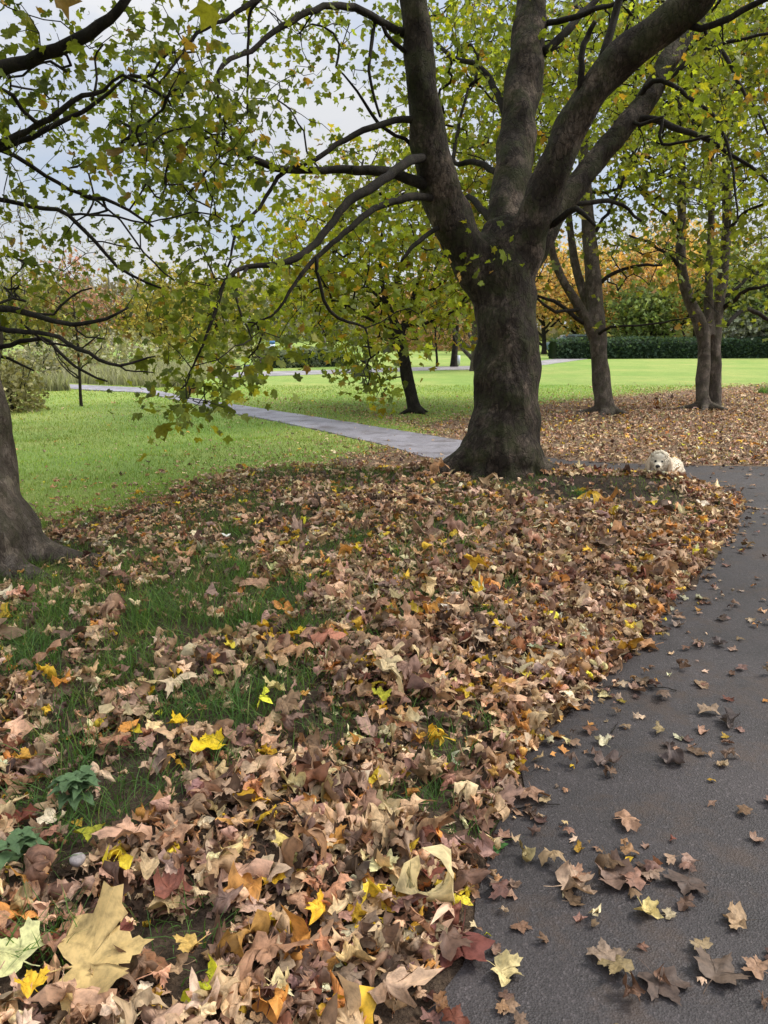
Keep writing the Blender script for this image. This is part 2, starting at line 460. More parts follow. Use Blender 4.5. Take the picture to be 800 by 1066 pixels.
def sheet(name, poly, z, m, ragged=0.0):
    import bmesh
    P = np.asarray(poly, float)
    pts = []
    for k in range(len(P)):
        a, b = P[k], P[(k+1) % len(P)]
        L = np.linalg.norm(b-a); n = max(1, int(L/.12)) if L < 8 else max(1, int(L/1.0))
        for t in np.arange(n)/n: pts.append(a+(b-a)*t)
    pts = np.array(pts)
    if ragged:
        pts[:, 0] += (fbm(pts[:, 0]*4, pts[:, 1]*4, 21, 2)-.5)*ragged
        pts[:, 1] += (fbm(pts[:, 0]*4+50, pts[:, 1]*4, 23, 2)-.5)*ragged
    bm = bmesh.new()
    vs_ = [bm.verts.new((p[0], p[1], z)) for p in pts]
    f = bm.faces.new(vs_)
    if f.normal.z < 0: f.normal_flip()
    r = bmesh.ops.extrude_face_region(bm, geom=[f])
    for v in r['geom']:
        if isinstance(v, bmesh.types.BMVert): v.co.z -= .05
    bmesh.ops.triangulate(bm, faces=[q for q in bm.faces if len(q.verts) > 4])
    bmesh.ops.recalc_face_normals(bm, faces=bm.faces)
    me = bpy.data.meshes.new(name); bm.to_mesh(me); bm.free(); me.materials.append(m)
    o = bpy.data.objects.new(name, me); COL.objects.link(o)
    return tag(o, None, None, None, 'structure')
sheet('footpath', PATH_NEAR, .006, M_ASPH, .12)
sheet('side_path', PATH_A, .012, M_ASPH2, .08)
FP = [flat(*p)[:2] for p in [(60,391.5),(200,389.5),(300,386.5),(360,385),(440,382.5),(500,381),(545,378),(585,373),(610,369)]]
FP2 = [flat(*p)[:2] for p in [(640,369),(610,374),(560,381),(510,384.5),(440,386),(360,389),(300,391),(200,394.5),(60,397)]]
sheet('far_path', FP+FP2, .018, M_ASPH3, .1)

# ------------------------------------------------------------------ leaf templates
HALF_HI = [(0,1.0),(.05,.86),(.15,.80),(.15,.70),(.27,.66),(.29,.53),(.38,.56),(.45,.67),(.53,.62),(.73,.70),(.69,.54),(.80,.44),(.66,.34),(.57,.21),(.65,.12),(.74,-.04),(.55,-.10),(.34,-.22),(.14,-.16),(0,-.05)]
HALF_MID = [(0,1.0),(.15,.76),(.29,.54),(.45,.65),(.74,.68),(.72,.42),(.57,.2),(.72,-.04),(.34,-.2),(0,-.05)]
HALF_LO = [(0,1.0),(.27,.52),(.72,.66),(.50,.22),(.62,-.1),(0,-.1)]
def template(half, rings, petiole=True):
    o = list(half) + [(-x, y) for x, y in half[-2:0:-1]]
    o = np.array(o); c = np.array([0, .12]); n = len(o)
    V = [c[None]]
    fr = np.linspace(0, 1, rings+1)[1:]
    for f in fr: V.append(c + (o-c)*f)
    V = np.concatenate(V)
    k = np.arange(n); k2 = (k+1) % n
    tri = np.stack([np.zeros(n, int), 1+k2, 1+k], 1)
    quads = [np.stack([1+r*n+k, 1+r*n+k2, 1+(r+1)*n+k2, 1+(r+1)*n+k], 1) for r in range(rings-1)]
    faces = [tri] + ([np.concatenate(quads)] if quads else [])
    if petiole:
        b = len(V)
        V = np.concatenate([V, [(-.016, -.02), (.016, -.02), (.03, -.32), (.006, -.32), (.075, -.6), (.055, -.6)]])
        faces.append(np.array([[b, b+2, b+1], [b, b+3, b+2], [b+3, b+4, b+2], [b+3, b+5, b+4]]))
    return V - np.array([0, .0]), faces
TP_HI = template(HALF_HI, 4); TP_MID = template(HALF_MID, 3); TP_LO = template(HALF_LO, 1, False)
HALF_CR = [(0,1.0),(.14,.74),(.29,.58),(.50,.68),(.70,.64),(.64,.42),(.52,.24),(.68,.05),(.5,-.08),(.2,-.17),(0,-.06)]
TP_CROWN = template(HALF_CR, 1, True)

def rotm(yaw, pitch, roll):
    cy, sy, cp, sp, cr, sr = np.cos(yaw), np.sin(yaw), np.cos(pitch), np.sin(pitch), np.cos(roll), np.sin(roll)
    R = np.empty((len(yaw), 3, 3))
    R[:, 0] = np.stack([cy*cr - sy*sp*sr, -sy*cp, cy*sr + sy*sp*cr], 1)
    R[:, 1] = np.stack([sy*cr + cy*sp*sr, cy*cp, sy*sr - cy*sp*cr], 1)
    R[:, 2] = np.stack([-cp*sr, sp, cp*cr], 1)
    return R

def deform(tp, M, size, k1, k2, crink, fold, cup=None):
    """curled leaves in local space (M,N,3), size = overall length in metres"""
    V = tp[0]; N = len(V)
    cen = np.array([0, .3])
    asp = rng.uniform(.82, 1.15, (M, 1))
    x = V[None, :, 0]*asp; y = np.broadcast_to(V[None, :, 1]-cen[1], (M, N)).copy()
    rr = np.hypot(x, y); th = np.arctan2(x, y)
    p1, p2, p3 = (rng.uniform(0, 6.28, (M, 1)) for _ in range(3))
    # irregular outline: teeth and torn lobes differ per leaf
    x = x*(1+.10*np.sin(3*th+p3)); y = y*(1+.10*np.sin(2*th+p1))
    z = crink[:, None]*(rr**1.5*.5*np.sin(3*th+p1) + .25*rr*np.sin(5*th+p2) + .10*np.sin(7*x+p3)*np.cos(6*y+p1)) + fold[:, None]*np.abs(x)
    if cup is not None:
        kc_ = np.where(np.abs(cup) < .05, .05, cup)[:, None]*(1+.45*np.sin(2*th+p2))
        q = np.sin(np.clip(kc_*rr, -2.6, 2.6))/(kc_*np.maximum(rr, 1e-3)); q = np.where(rr < 1e-3, 1, q)
        z = z + (1-np.cos(np.clip(kc_*rr, -2.6, 2.6)))/kc_
        x = x*q; y = y*q
    al = rng.normal(0, .9, (M, 1))
    ca, sa = np.cos(al), np.sin(al)
    s = x*ca + y*sa; t = -x*sa + y*ca
    def bend(s, z, k):
        k = np.where(np.abs(k) < 1e-3, 1e-3, k)[:, None]
        R = 1/k
        return (R-z)*np.sin(k*s), R-(R-z)*np.cos(k*s)
    s, z = bend(s, z, k1)
    t, z = bend(t, z, k2)
    X_ = s*ca - t*sa; Y_ = s*sa + t*ca
    sc = (np.asarray(size)/1.25)[:, None]
    return np.stack([X_*sc, Y_*sc, z*sc], -1)

def leaf_batch(acc, tp, P, tipdir_R, local, cols, mat_i=0, rest=False, ground=None):
    """place M leaves: local (M,N,3), R (M,3,3), P (M,3)"""
    M, N = local.shape[:2]
    W = np.einsum('mij,mnj->mni', tipdir_R, local)
    if rest:
        W[:, :, 2] -= W[:, :, 2].min(1)[:, None]
    W = W + P[:, None]
    uv = np.zeros((M, N, 3)); uv[:, :, :2] = tp[0][None]
    uv[:, :, 2] = rng.uniform(0, 40, (M, 1))
    C = np.repeat(cols[:, None], N, 1).reshape(-1, 3)
    off = (np.arange(M)*N)[:, None, None]
    fs = [(f[None]+off).reshape(-1, f.shape[1]) for f in tp[1]]
    acc.add(W.reshape(-1, 3), fs, C, uv.reshape(-1, 3), mat_i)

PAL = {  # fallen leaves: albedo
 'brown':   (.31, .18, .105), 'tan': (.58, .38, .22), 'dark brown': (.13, .075, .05), 'mauve brown': (.33, .20, .14),
 'orange':  (.55, .25, .06), 'yellow': (.68, .42, .035), 'pale cream': (.58, .44, .22), 'red brown': (.22, .075, .045), 'russet': (.42, .22, .11),
 'pale pink tan': (.66, .46, .30)}
NAMES = list(PAL); PROB = np.array([.19, .24, .11, .14, .05, .045, .028, .022, .08, .15]); PROB /= PROB.sum()
def litter_cols(M, prob=PROB):
    k = rng.choice(len(NAMES), M, p=prob)
    c = np.array([PAL[n] for n in NAMES])[k]
    c = c*rng.lognormal(-.02, .28, (M, 1))*rng.lognormal(0, .06, (M, 3))
    return k, np.clip(c, .01, .8)

TREE0 = at(521, 497); TREE0 = np.array([*flat(521, 497, .17)[:2], 0]); TREE0[2] = float(h(TREE0[0], TREE0[1])); print('TREE0', TREE0)
NETTLE = [at(82, 842), at(36, 893)]
# distinct leaves of the photograph: px, py, colour word, albedo, length m, yaw deg, curl, label
SPEC = [
 (108,1022,(.60,.42,.17),.235,-75,.25,'largest leaf, pale yellow tan with long stalk, lying flat at bottom left'),
 (474,992,(.20,.065,.05),.165,150,.5,'large dark red leaf at the litter edge beside the asphalt'),
 (178,944,(.24,.085,.055),.105,30,.7,'brick red leaf in the brown litter above the largest leaf'),
 (128,992,(.24,.07,.05),.07,10,.6,'small red leaf overlapping the top of the largest yellow leaf'),
 (400,920,(.66,.60,.30),.085,200,.5,'pale cream yellow leaf in mid litter below the olive green one'),
 (217,790,(.78,.55,.02),.12,20,.5,'larger bright yellow leaf of the pair above the nettles'),
 (186,768,(.78,.52,.02),.08,120,.6,'smaller bright yellow leaf of the pair above the nettles'),
 (18,1015,(.62,.60,.28),.125,60,.35,'pale greenish cream leaf left of the largest leaf'),
 (36,1046,(.74,.45,.03),.065,40,.5,'small golden leaf under the pale greenish cream leaf'),
 (299,896,(.66,.50,.16),.08,160,.6,'cream yellow lobed leaf standing up in the centre litter'),
 (28,806,(.62,.33,.05),.085,100,.7,'orange yellow folded leaf above the nettle plants'),
 (96,884,(.34,.33,.03),.085,190,.4,'mottled yellow green leaf just below the nettle'),
 (527,1016,(.62,.50,.24),.09,240,.6,'cream leaf with stalk on asphalt beside the dark red leaf'),
 (673,675,(.50,.26,.12),.125,80,.5,'big orange tan leaf jutting from the litter onto asphalt'),
 (517,886,(.05,.14,.03),.06,170,.4,'small green leaf at the litter edge on asphalt'),
 (655,641,(.72,.50,.03),.06,20,.5,'yellow leaf near the upper litter edge by the path'),
 (545,713,(.70,.55,.06),.075,70,.5,'yellow leaf with olive tinge near the bend of the litter edge'),
 (629,727,(.62,.52,.26),.065,110,.7,'cream leaf resting on asphalt just off the litter edge'),
 (628,775,(.62,.55,.36),.07,10,.8,'upright creamy leaf alone on the asphalt by the litter'),
 (675,953,(.64,.50,.20),.075,230,.8,'cream leaf curled on top of the brown heap on asphalt'),
 (765,962,(.42,.28,.16),.075,80,.7,'lone tan leaf on asphalt at the right edge'),
 (748,1017,(.13,.09,.065),.11,310,.15,'wide flat brown leaf pressed on asphalt at lower right'),
 (690,1030,(.10,.068,.053),.12,200,.12,'dark flat wet leaf stuck on asphalt at bottom right'),
 (715,925,(.10,.068,.053),.10,150,.1,'thin dark leaf pasted on asphalt beside the brown heap'),
 (640,918,(.20,.125,.09),.12,60,.5,'broad brown leaf of the heap on asphalt'),
 (598,925,(.44,.30,.2),.12,280,.8,'tan twisted leaf at the left of the asphalt heap'),
 (397,738,(.42,.40,.03),.085,0,.4,'olive green yellow leaf standing in the centre litter'),
 (286,729,(.62,.50,.20),.085,130,.6,'cream leaf beside a grass tuft on the bank'),
 (308,671,(.74,.47,.02),.075,220,.5,'golden yellow leaf in grass at mid bank'),
 (372,580,(.76,.55,.02),.085,80,.4,'yellow leaf in the upper litter below the trunk'),
 (240,684,(.70,.55,.05),.06,30,.5,'small yellow leaf left of the mid bank grass'),
 (286,934,(.70,.42,.03),.055,200,.6,'small amber leaf in the litter right of the brick red one'),
 (463,813,(.72,.50,.04),.06,100,.6,'yellow leaf in the litter toward the asphalt'),
 (556,685,(.50,.55,.36),.08,95,.3,'pale green leaf in the litter near the bend'),
 (200,1006,(.56,.36,.10),.07,140,.4,'spotted golden leaf right of the largest leaf'),
 (66,722,(.55,.22,.03),.08,60,.6,'bright orange leaf in the left bank grass'),
 (152,924,(.56,.40,.22),.085,90,.7,'smooth cream tan leaf above the brick red leaf'),
 (437,778,(.62,.34,.05),.06,10,.6,'orange yellow leaf in mid litter above the cream one'),
 (700,795,(.12,.09,.08),.11,70,1.2,'dark shrivelled leaf curled on open asphalt'),
 (632,797,(.17,.12,.1),.10,180,1.0,'grey brown crumpled leaf under the upright creamy leaf'),
 (748,673,(.13,.10,.09),.09,120,1.2,'dark curled leaf on asphalt near the right edge'),
 (705,653,(.3,.22,.17),.08,100,.9,'grey tan leaf by itself near the orange tan leaf'),
 (757,755,(.11,.085,.075),.10,40,1.1,'blackish curled leaf on the right of the asphalt'),
 (742,580,(.45,.30,.16),.11,100,.5,'tan leaf at the far tip of the litter edge'),
 (105,576,(.52,.42,.30),.10,90,.7,'pale leaf by the root of the edge tree'),
]
# distinct tufts on the bank
TUFTS = [(262,650,.20,150,'tall dense grass tuft in the middle of the bank'),(148,645,.18,120,'wide grass tuft on the left of the mid bank'),
 (90,795,.17,90,'spiky grass tuft directly above the nettles'),(236,742,.18,110,'thin bladed tuft over a dark hollow in the litter'),
 (44,990,.15,130,'low dark tuft left of the red leaves at the bottom'),(185,745,.16,90,'sparse tuft left of the dark hollow'),
 (30,690,.18,110,'tuft at the left edge of the mid bank'),(440,625,.13,80,'small tuft in the litter below the trunk'),
 (316,612,.15,100,'tuft at the top of the bank left of the trunk'),(372,562,.14,90,'short tuft behind the topmost yellow leaf'),
 (200,968,.12,50,'small tuft beside the brick red leaf'),(505,640,.10,70,'tiny tuft alone in the deep litter'),
 (415,640,.12,60,'tuft beside the small one below the trunk'),(120,700,.16,90,'loose tuft under the wide mid bank one'),
 (250,596,.15,90,'tuft on the crest of the bank'),(55,640,.16,90,'tuft below the roots of the edge tree'),
 (480,548,.12,80,'tuft on the soil in front of the trunk'),(605,515,.12,90,'tuft on bare soil right of the trunk'),(668,505,.12,110,'grass clump in front of the dog'),
 (795,410,.32,110,'dark green weed clump at the right edge before the lawn')]
HEAPS = [(*at(px, py)[:2], r_, d_) for px, py, r_, d_ in [(610,922,.10,230),(660,905,.12,170),(690,880,.10,130),(735,1005,.12,60),(640,1010,.12,70),(715,775,.16,70),(755,690,.2,45),(560,850,.12,90),(780,640,.25,35)]]
CL_R = np.random.default_rng(77)
CLUMP_P = []
while len(CLUMP_P) < 95:
    cpx, cpy = CL_R.uniform(-20, 560), CL_R.uniform(535, 900)
    if CL_R.uniform() < (1-cpx/640)*(1 if cpy < 800 else .3): CLUMP_P.append((at(cpx, cpy), CL_R.uniform(.05, .13)))
SPEC_P = [(at(q[0], q[1]), q[3]) for q in SPEC]
TUFT_P = [at(q[0], q[1]) for q in TUFTS]
def litter_density(x, y):
    pn = poly_sd(x, y, PATH_NEAR); pa = poly_sd(x, y, PATH_A); ls = lawn_sd(x, y)
    near_bank = (pn > 0) & (pa > 0) & (y < 9.2)
    d = np.where(near_bank, 1150.0, 300.0)
    patch = fbm(x*2.7, y*2.7, 31, 3); fine = fbm(x*4, y*4, 35, 2)
    # grassier left half of the bank
    px, py, _ = proj(np.stack([x, y, h(x, y)], 1))
    gl = (1-sstep(180, 440, px))*sstep(530, 600, py)*(1-sstep(770, 850, py))
    gl = np.maximum(gl, (1-sstep(-150, 60, px))*.8)
    d = np.where(near_bank, d*(1-gl*(.34+.5*sstep(.42, .56, patch))), d)
    up = (1-sstep(525, 640, py))*near_bank*(1-sstep(440, 660, px))
    d = d*(1-up*(.38+.42*sstep(.35, .6, patch)))
    # lawn: only stray leaves
    ld = np.where(ls < 0, 260*np.exp(ls/.8)+7*(y < 20), 1e9)
    d = np.where(ls < .25, np.minimum(d, ld + 400*sstep(-.3, .25, ls)), d)
    d = np.where((~near_bank) & (ls > 0), d*(.45+1.1*patch), d)
    # asphalt
    on = pn < 0
    far_in = np.where(on, -pn, 0)
    spill = 300*np.exp(-far_in/.085)*sstep(.25, .6, fine) + 26*np.exp(-far_in/.5)*sstep(.45, .62, patch) + 11
    d = np.where(on, np.minimum(spill, 400), d)
    d = np.where((pa < 0) & (pn > 0), 2+30*np.exp(pa/.08), d)
    for hx, hy, hr, hd in HEAPS: d = d + hd*on*np.exp(-((x-hx)**2+(y-hy)**2)/hr**2)
    # bare soil next to the trunk
    bare_ = np.exp(-(((x-soilp[0])/.85)**2 + ((y-soilp[1])/.62)**2)**1.5)
    d = d*(1-.93*np.clip(bare_*1.6, 0, 1))
    rt = np.hypot(x-TREE0[0], y-TREE0[1]); d = np.where(rt < .5, 0, d)
    for nt_ in NETTLE: d = d*(1-.75*np.exp(-((x-nt_[0])**2+(y-nt_[1])**2)/.012))
    for tp_ in TUFT_P: d = d*(1-.85*np.exp(-((x-tp_[0])**2+(y-tp_[1]+.04)**2)/.016))
    for cp_, cr_ in CLUMP_P: d = d*(1-.85*np.exp(-((x-cp_[0])**2+(y-cp_[1]+.02)**2)/(cr_*1.15)**2))
    for sp_, sz_ in SPEC_P: d = d*(1-.62*np.exp(-((x-sp_[0])**2+(y-sp_[1]+.02)**2)/(.62*sz_)**2))
    return d, on

def scatter(x0, x1, y0, y1, dmax, clip=True, margin=60):
    n = int((x1-x0)*(y1-y0)*dmax)
    x = rng.uniform(x0, x1, n); y = rng.uniform(y0, y1, n)
    d, on = litter_density(x, y)
    k = rng.uniform(0, dmax, n) < d
    if clip:
        px, py, z = proj(np.stack([x, y, 0*x+.1], 1))
        k &= (px > -margin-250) & (px < 800+margin+250) & (py < 1066+300)
    return x[k], y[k], on[k]

bank = Acc()
individual = []
def place_litter(x, y, on, tp, smin, smax, acc, pick=False, layer=.05):
    M = len(x)
    kc, col = litter_cols(M)
    size = np.clip(rng.lognormal(math.log(.056), .34, M), smin, smax)
    flatm = (on & (rng.uniform(size=M) < .72)) | (rng.uniform(size=M) < .08)
    size = np.where(on, np.minimum(size*.85, .085), size)
    k1 = rng.normal(0, 1.5, M) + rng.choice([-1, 1], M)*2.3; k2 = rng.normal(0, 1.3, M)
    k1 = np.where(flatm, k1*.3, k1); k2 = np.where(flatm, k2*.4, k2)
    cr = np.where(flatm, rng.uniform(.1, .5, M), rng.uniform(.4, 1.5, M)); fo = np.where(flatm, rng.normal(0, .08, M), rng.normal(.12, .35, M))
    cup = np.where(flatm, rng.normal(0, .35, M), rng.normal(.5, 1.5, M))
    size = size*(1-.22*sstep(2.6, 6.0, y))
    lsd = lawn_sd(x, y); size = np.where((lsd < 1.2) & (y > 4.2), size*np.where(lsd < 0, .62, .78), size)
    flatm = flatm | ((lsd < .3) & (y > 4.2))
    L = deform(tp, M, size, k1, k2, cr, fo, cup)
    tilt = np.where(on, .06, .30)*(1-.5*sstep(4.0, 6.5, y))
    R = rotm(rng.uniform(0, 2*pi, M), rng.normal(0, 1, M)*tilt, rng.normal(0, 1, M)*tilt + np.where(rng.uniform(size=M) < .4, pi, 0))
    lay = rng.uniform(0, 1, M)**1.3*np.where(on, .006, layer)
    P = np.stack([x, y, h(x, y) + np.where(on, .008, -.004) + lay], 1)
    dens_col = np.where(on[:, None], col*np.array([.48, .45, .46]), col)
    if pick:
        pxx, pyy, zz = proj(P)
        ok = (pxx > 4) & (pxx < 796) & (pyy < 1064)
        score = size/zz*(1+.9*(lay > layer*.62)+.5*on)*ok
        idx = np.argsort(-score)[:pick]
        for q in idx:
            individual.append((P[q], R[q], L[q], dens_col[q], NAMES[kc[q]], bool(on[q]), bool(flatm[q]), size[q]))
        rest = np.ones(M, bool); rest[idx] = False
    else: rest = np.ones(M, bool)
    leaf_batch(acc, tp, P[rest], R[rest], L[rest], dens_col[rest], 0, True)

x, y, on = scatter(-2.6, 3.6, .75, 4.6, 1200)
place_litter(x, y, on, TP_HI, .025, .095, bank, pick=235, layer=.045)
x, y, on = scatter(-4.2, 5.2, 4.6, 9.4, 1150)
place_litter(x, y, on, TP_MID, .04, .14, bank, layer=.03)
x, y, on = scatter(-7.5, 15, 9.4, 25, 300)
keep = rng.uniform(size=len(x)) < np.clip(1.15-.035*(y-9.4), .5, 1)
place_litter(x[keep], y[keep], on[keep], TP_LO, .06, .16, bank, layer=.02)
# broken bits of leaf between the whole ones
x, y, on = scatter(-2.6, 3.0, .75, 4.8, 560)
k = ~on | (rng.uniform(size=len(x)) < .8); x, y = x[k], y[k]; on = on[k]; M = len(x)
kc, col = litter_cols(M)
L = deform(TP_LO, M, rng.uniform(.015, .045, M), rng.normal(0, 2, M), rng.normal(0, 2, M), rng.uniform(.3, 1, M), rng.normal(0, .3, M))
leaf_batch(bank, TP_LO, np.stack([x, y, h(x, y)+np.where(on, .0075, -.002)], 1), rotm(rng.uniform(0, 6.28, M), rng.normal(0, .3, M), rng.normal(0, .3, M)), L, col, 0, True)
tag(bank.build('leaf_litter', M_DRY), 'deep brown carpet of curled fallen maple leaves over the bank', 'fallen leaves', None, 'stuff')

for (px, py, c, size, yaw, curl, lab) in SPEC:
    P = at(px, py); asph = poly_sd(P[0:1], P[1:2], PATH_NEAR)[0] < 0
    P[2] += .009 if asph else .05
    L = deform(TP_HI, 1, np.array([size]), np.array([1.5*curl]), np.array([.5*curl]), np.array([.25+.5*curl]), np.array([.1+.15*curl]))
    R = rotm(np.array([radians(yaw)]), np.array([.03 if asph else .18]), np.array([-.03 if asph else .12]))
    a = Acc(); W0 = P.copy()
    leaf_batch(a, TP_HI, W0[None], R, L, np.array([c]), 0, True)
    o = a.build('fallen_leaf', M_DRY, None, W0)
    tag(o, lab, 'fallen leaf', 'fallen leaves on the bank and path')
SPEC_KEY = [q[0] for q in SPEC_P[:15]]
for (P, R, L, c, cname, asph, fl, size) in individual:
    if any(np.hypot(P[0]-q[0], P[1]-q[1]) < .07 for q in SPEC_KEY): 
        P = P.copy(); P[2] -= .015
    px, py, _ = proj(P); px = float(px); py = float(py)
    a = Acc()
    leaf_batch(a, TP_HI, P[None], R[None], L[None], c[None], 0, True)
    o = a.build('fallen_leaf', M_DRY, None, P)
    if asph:
        state = 'flat' if fl else 'curled'
        place = 'on the asphalt near the litter edge' if px < 640 else 'on the open asphalt at right'
    else:
        state = 'flat' if fl else ('curled' if size < .11 else 'big curled')
        place = ('in the litter below the nettles' if px < 150 and py > 900 else 'in the litter near the nettles' if px < 150 else
                 'in the litter at bottom centre' if py > 940 and px < 330 else 'in the litter by the dark red leaf' if py > 940 else
                 'in the litter above the nettles' if px < 300 and py < 800 else 'in the litter right of the nettles' if px < 300 else 'in the litter towards the asphalt')
    lab = f'{state} {cname} leaf {place}'
    tag(o, lab, 'fallen leaf', lab.replace(' leaf ', ' leaves ', 1))

# ------------------------------------------------------------------ grass blades
def blades(acc, P, ht, wd, lean, col, levels=3):
    M = len(P)
    az = rng.uniform(0, 2*pi, M); fz = rng.uniform(0, 2*pi, M)
    d = np.stack([np.cos(az), np.sin(az), 0*az], 1); s = np.stack([np.cos(fz), np.sin(fz), 0*fz], 1)
    ts = np.linspace(0, 1, levels+1)
    V = []
    for t in ts[:-1]:
        c = P + d*(lean*t**1.8*ht)[:, None] + np.array([0, 0, 1])*(ht*(t-.35*np.minimum(lean, 1.4)*t*t))[:, None]
        ww = (wd*(1-.65*t))[:, None]*.5
        V += [c-s*ww, c+s*ww]
    V.append(P + d*(lean*ht)[:, None] + np.array([0, 0, 1])*(ht*(1-.35*np.minimum(lean, 1.4)))[:, None])
    N = len(V); V = np.stack(V, 1)
    off = (np.arange(M)*N)[:, None]
    q = [np.stack([2*k, 2*k+1, 2*k+3, 2*k+2]) for k in range(levels-1)]
    fs = [(np.array(q)[None]+off[:, :, None]).reshape(-1, 4)] if q else []
    fs.append((np.array([[2*levels-2, 2*levels-1, 2*levels]])[None]+off[:, :, None]).reshape(-1, 3))
    u = np.zeros((M, N, 3)); u[:, :, 0] = rng.uniform(0, 30, (M, 1)); u[:, :, 1] = np.linspace(0, 1, N)
    acc.add(V.reshape(-1, 3), fs, np.repeat(col[:, None], N, 1).reshape(-1, 3), u.reshape(-1, 3))

def gcol(M, base=(.23, .325, .08), var=.2, yellow=.1):
    c = np.array(base)*rng.lognormal(0, var, (M, 1))
    yl = rng.uniform(size=M) < yellow
    c[yl] = c[yl]*np.array([1.7, 1.15, 1.2])
    return c

ga = Acc()
def lawn_blades(x0, x1, y0, y1, dens, ht, wd, levels):
    n = int((x1-x0)*(y1-y0)*dens)
    x = rng.uniform(x0, x1, n); y = rng.uniform(y0, y1, n)
    px, py, z = proj(np.stack([x, y, 0*x], 1))
    k = (px > -120) & (px < 920)
    x, y = x[k], y[k]
    ls = lawn_sd(x, y); pa = poly_sd(x, y, PATH_A); pn = poly_sd(x, y, PATH_NEAR)
    ft = poly_sd(x, y, FP+FP2)
    p = (1-sstep(-.5, .6, ls+.9*(fbm(x*1.4, y*1.4, 41, 3)-.5)))
    p = np.where(ls > .3, np.maximum(p, .12*sstep(.5, .62, fbm(x*1.2, y*1.2, 44, 3))), p)
    k = (rng.uniform(size=len(x)) < p) & (pa > .03) & (pn > .03) & (ft > .1)
    x, y = x[k], y[k]; M = len(x)
    tone = 0.62+.76*fbm(x*.5, y*.5, 47, 3); yl = fbm(x*.35+9, y*.35, 49, 3)
    c = gcol(M)*tone[:, None]*np.stack([.78+.5*yl, .9+.2*yl, .8+.4*yl], 1)
    blades(ga, np.stack([x, y, h(x, y)-.01], 1), rng.uniform(.6, 1.3, M)*ht, rng.uniform(.7, 1.3, M)*wd, rng.uniform(.1, .9, M), c, levels)
lawn_blades(-5, 1, 4.5, 9, 1500, .055, .006, 2)
lawn_blades(-9, 7, 9, 14, 620, .06, .009, 2)
lawn_blades(-14, 14, 14, 24, 190, .06, .016, 2)
# thin grass through the litter of the bank
n = 150000
x = rng.uniform(-4, 3.2, n); y = rng.uniform(.9, 8.6, n)
pn = poly_sd(x, y, PATH_NEAR); pa = poly_sd(x, y, PATH_A); ls = lawn_sd(x, y)
px, py, _ = proj(np.stack([x, y, h(x, y)], 1))
gl = np.maximum((1-sstep(200, 460, px))*sstep(520, 590, py)*(1-sstep(760, 860, py)), (1-sstep(-150, 60, px))*.8)
gl = np.maximum(gl, 1.0*(1-sstep(540, 640, py))*(1-sstep(470, 650, px)))
gl = np.maximum(gl, .35*sstep(480, 520, py)*(1-sstep(560, 600, py)))
pt = fbm(x*2.7, y*2.7, 31, 3)
k = (rng.uniform(size=n) < gl*(.12+.88*sstep(.44, .56, pt))*.8) & (pn > .1) & (pa > .1) & (ls > -.2)
x, y = x[k], y[k]; M = len(x)
blades(ga, np.stack([x, y, h(x, y)-.01], 1), rng.uniform(.06, .17, M)*(1-.4*(y > 5)), rng.uniform(.003, .006, M), rng.uniform(.2, 1.2, M), gcol(M, (.125, .205, .052), .28, .14), 3)
for cp_, cr_ in CLUMP_P:
    nb = int(520*cr_)
    q = cp_+np.concatenate([rng.normal(0, cr_*.5, (nb, 2)), np.zeros((nb, 1))], 1); q[:, 2] = h(q[:, 0], q[:, 1])-.01
    blades(ga, q, rng.uniform(.05, .15, nb), rng.uniform(.003, .006, nb), rng.uniform(.2, 1.4, nb), gcol(nb, (.095, .175, .05), .3, .12), 3)
tag(ga.build('grass', M_GRASS), 'bright mown green grass of the park lawn', 'grass', None, 'stuff')

for (px, py, ht, nb, lab) in TUFTS:
    P = at(px, py); a = Acc()
    q = P + np.concatenate([rng.normal(0, .045+.2*ht*.5, (nb, 2)), np.zeros((nb, 1))], 1)
    q[:, 2] = h(q[:, 0], q[:, 1])-.01
    blades(a, q, rng.uniform(.5, 1.15, nb)*ht, rng.uniform(.003, .0065, nb)*(1 if py > 450 else 3), rng.uniform(.2, 1.3, nb), gcol(nb, (.105, .20, .055), .28, .1), 4)
    tag(a.build('grass_tuft', M_GRASS, None, P), lab, 'grass tuft', 'grass tufts on the bank')

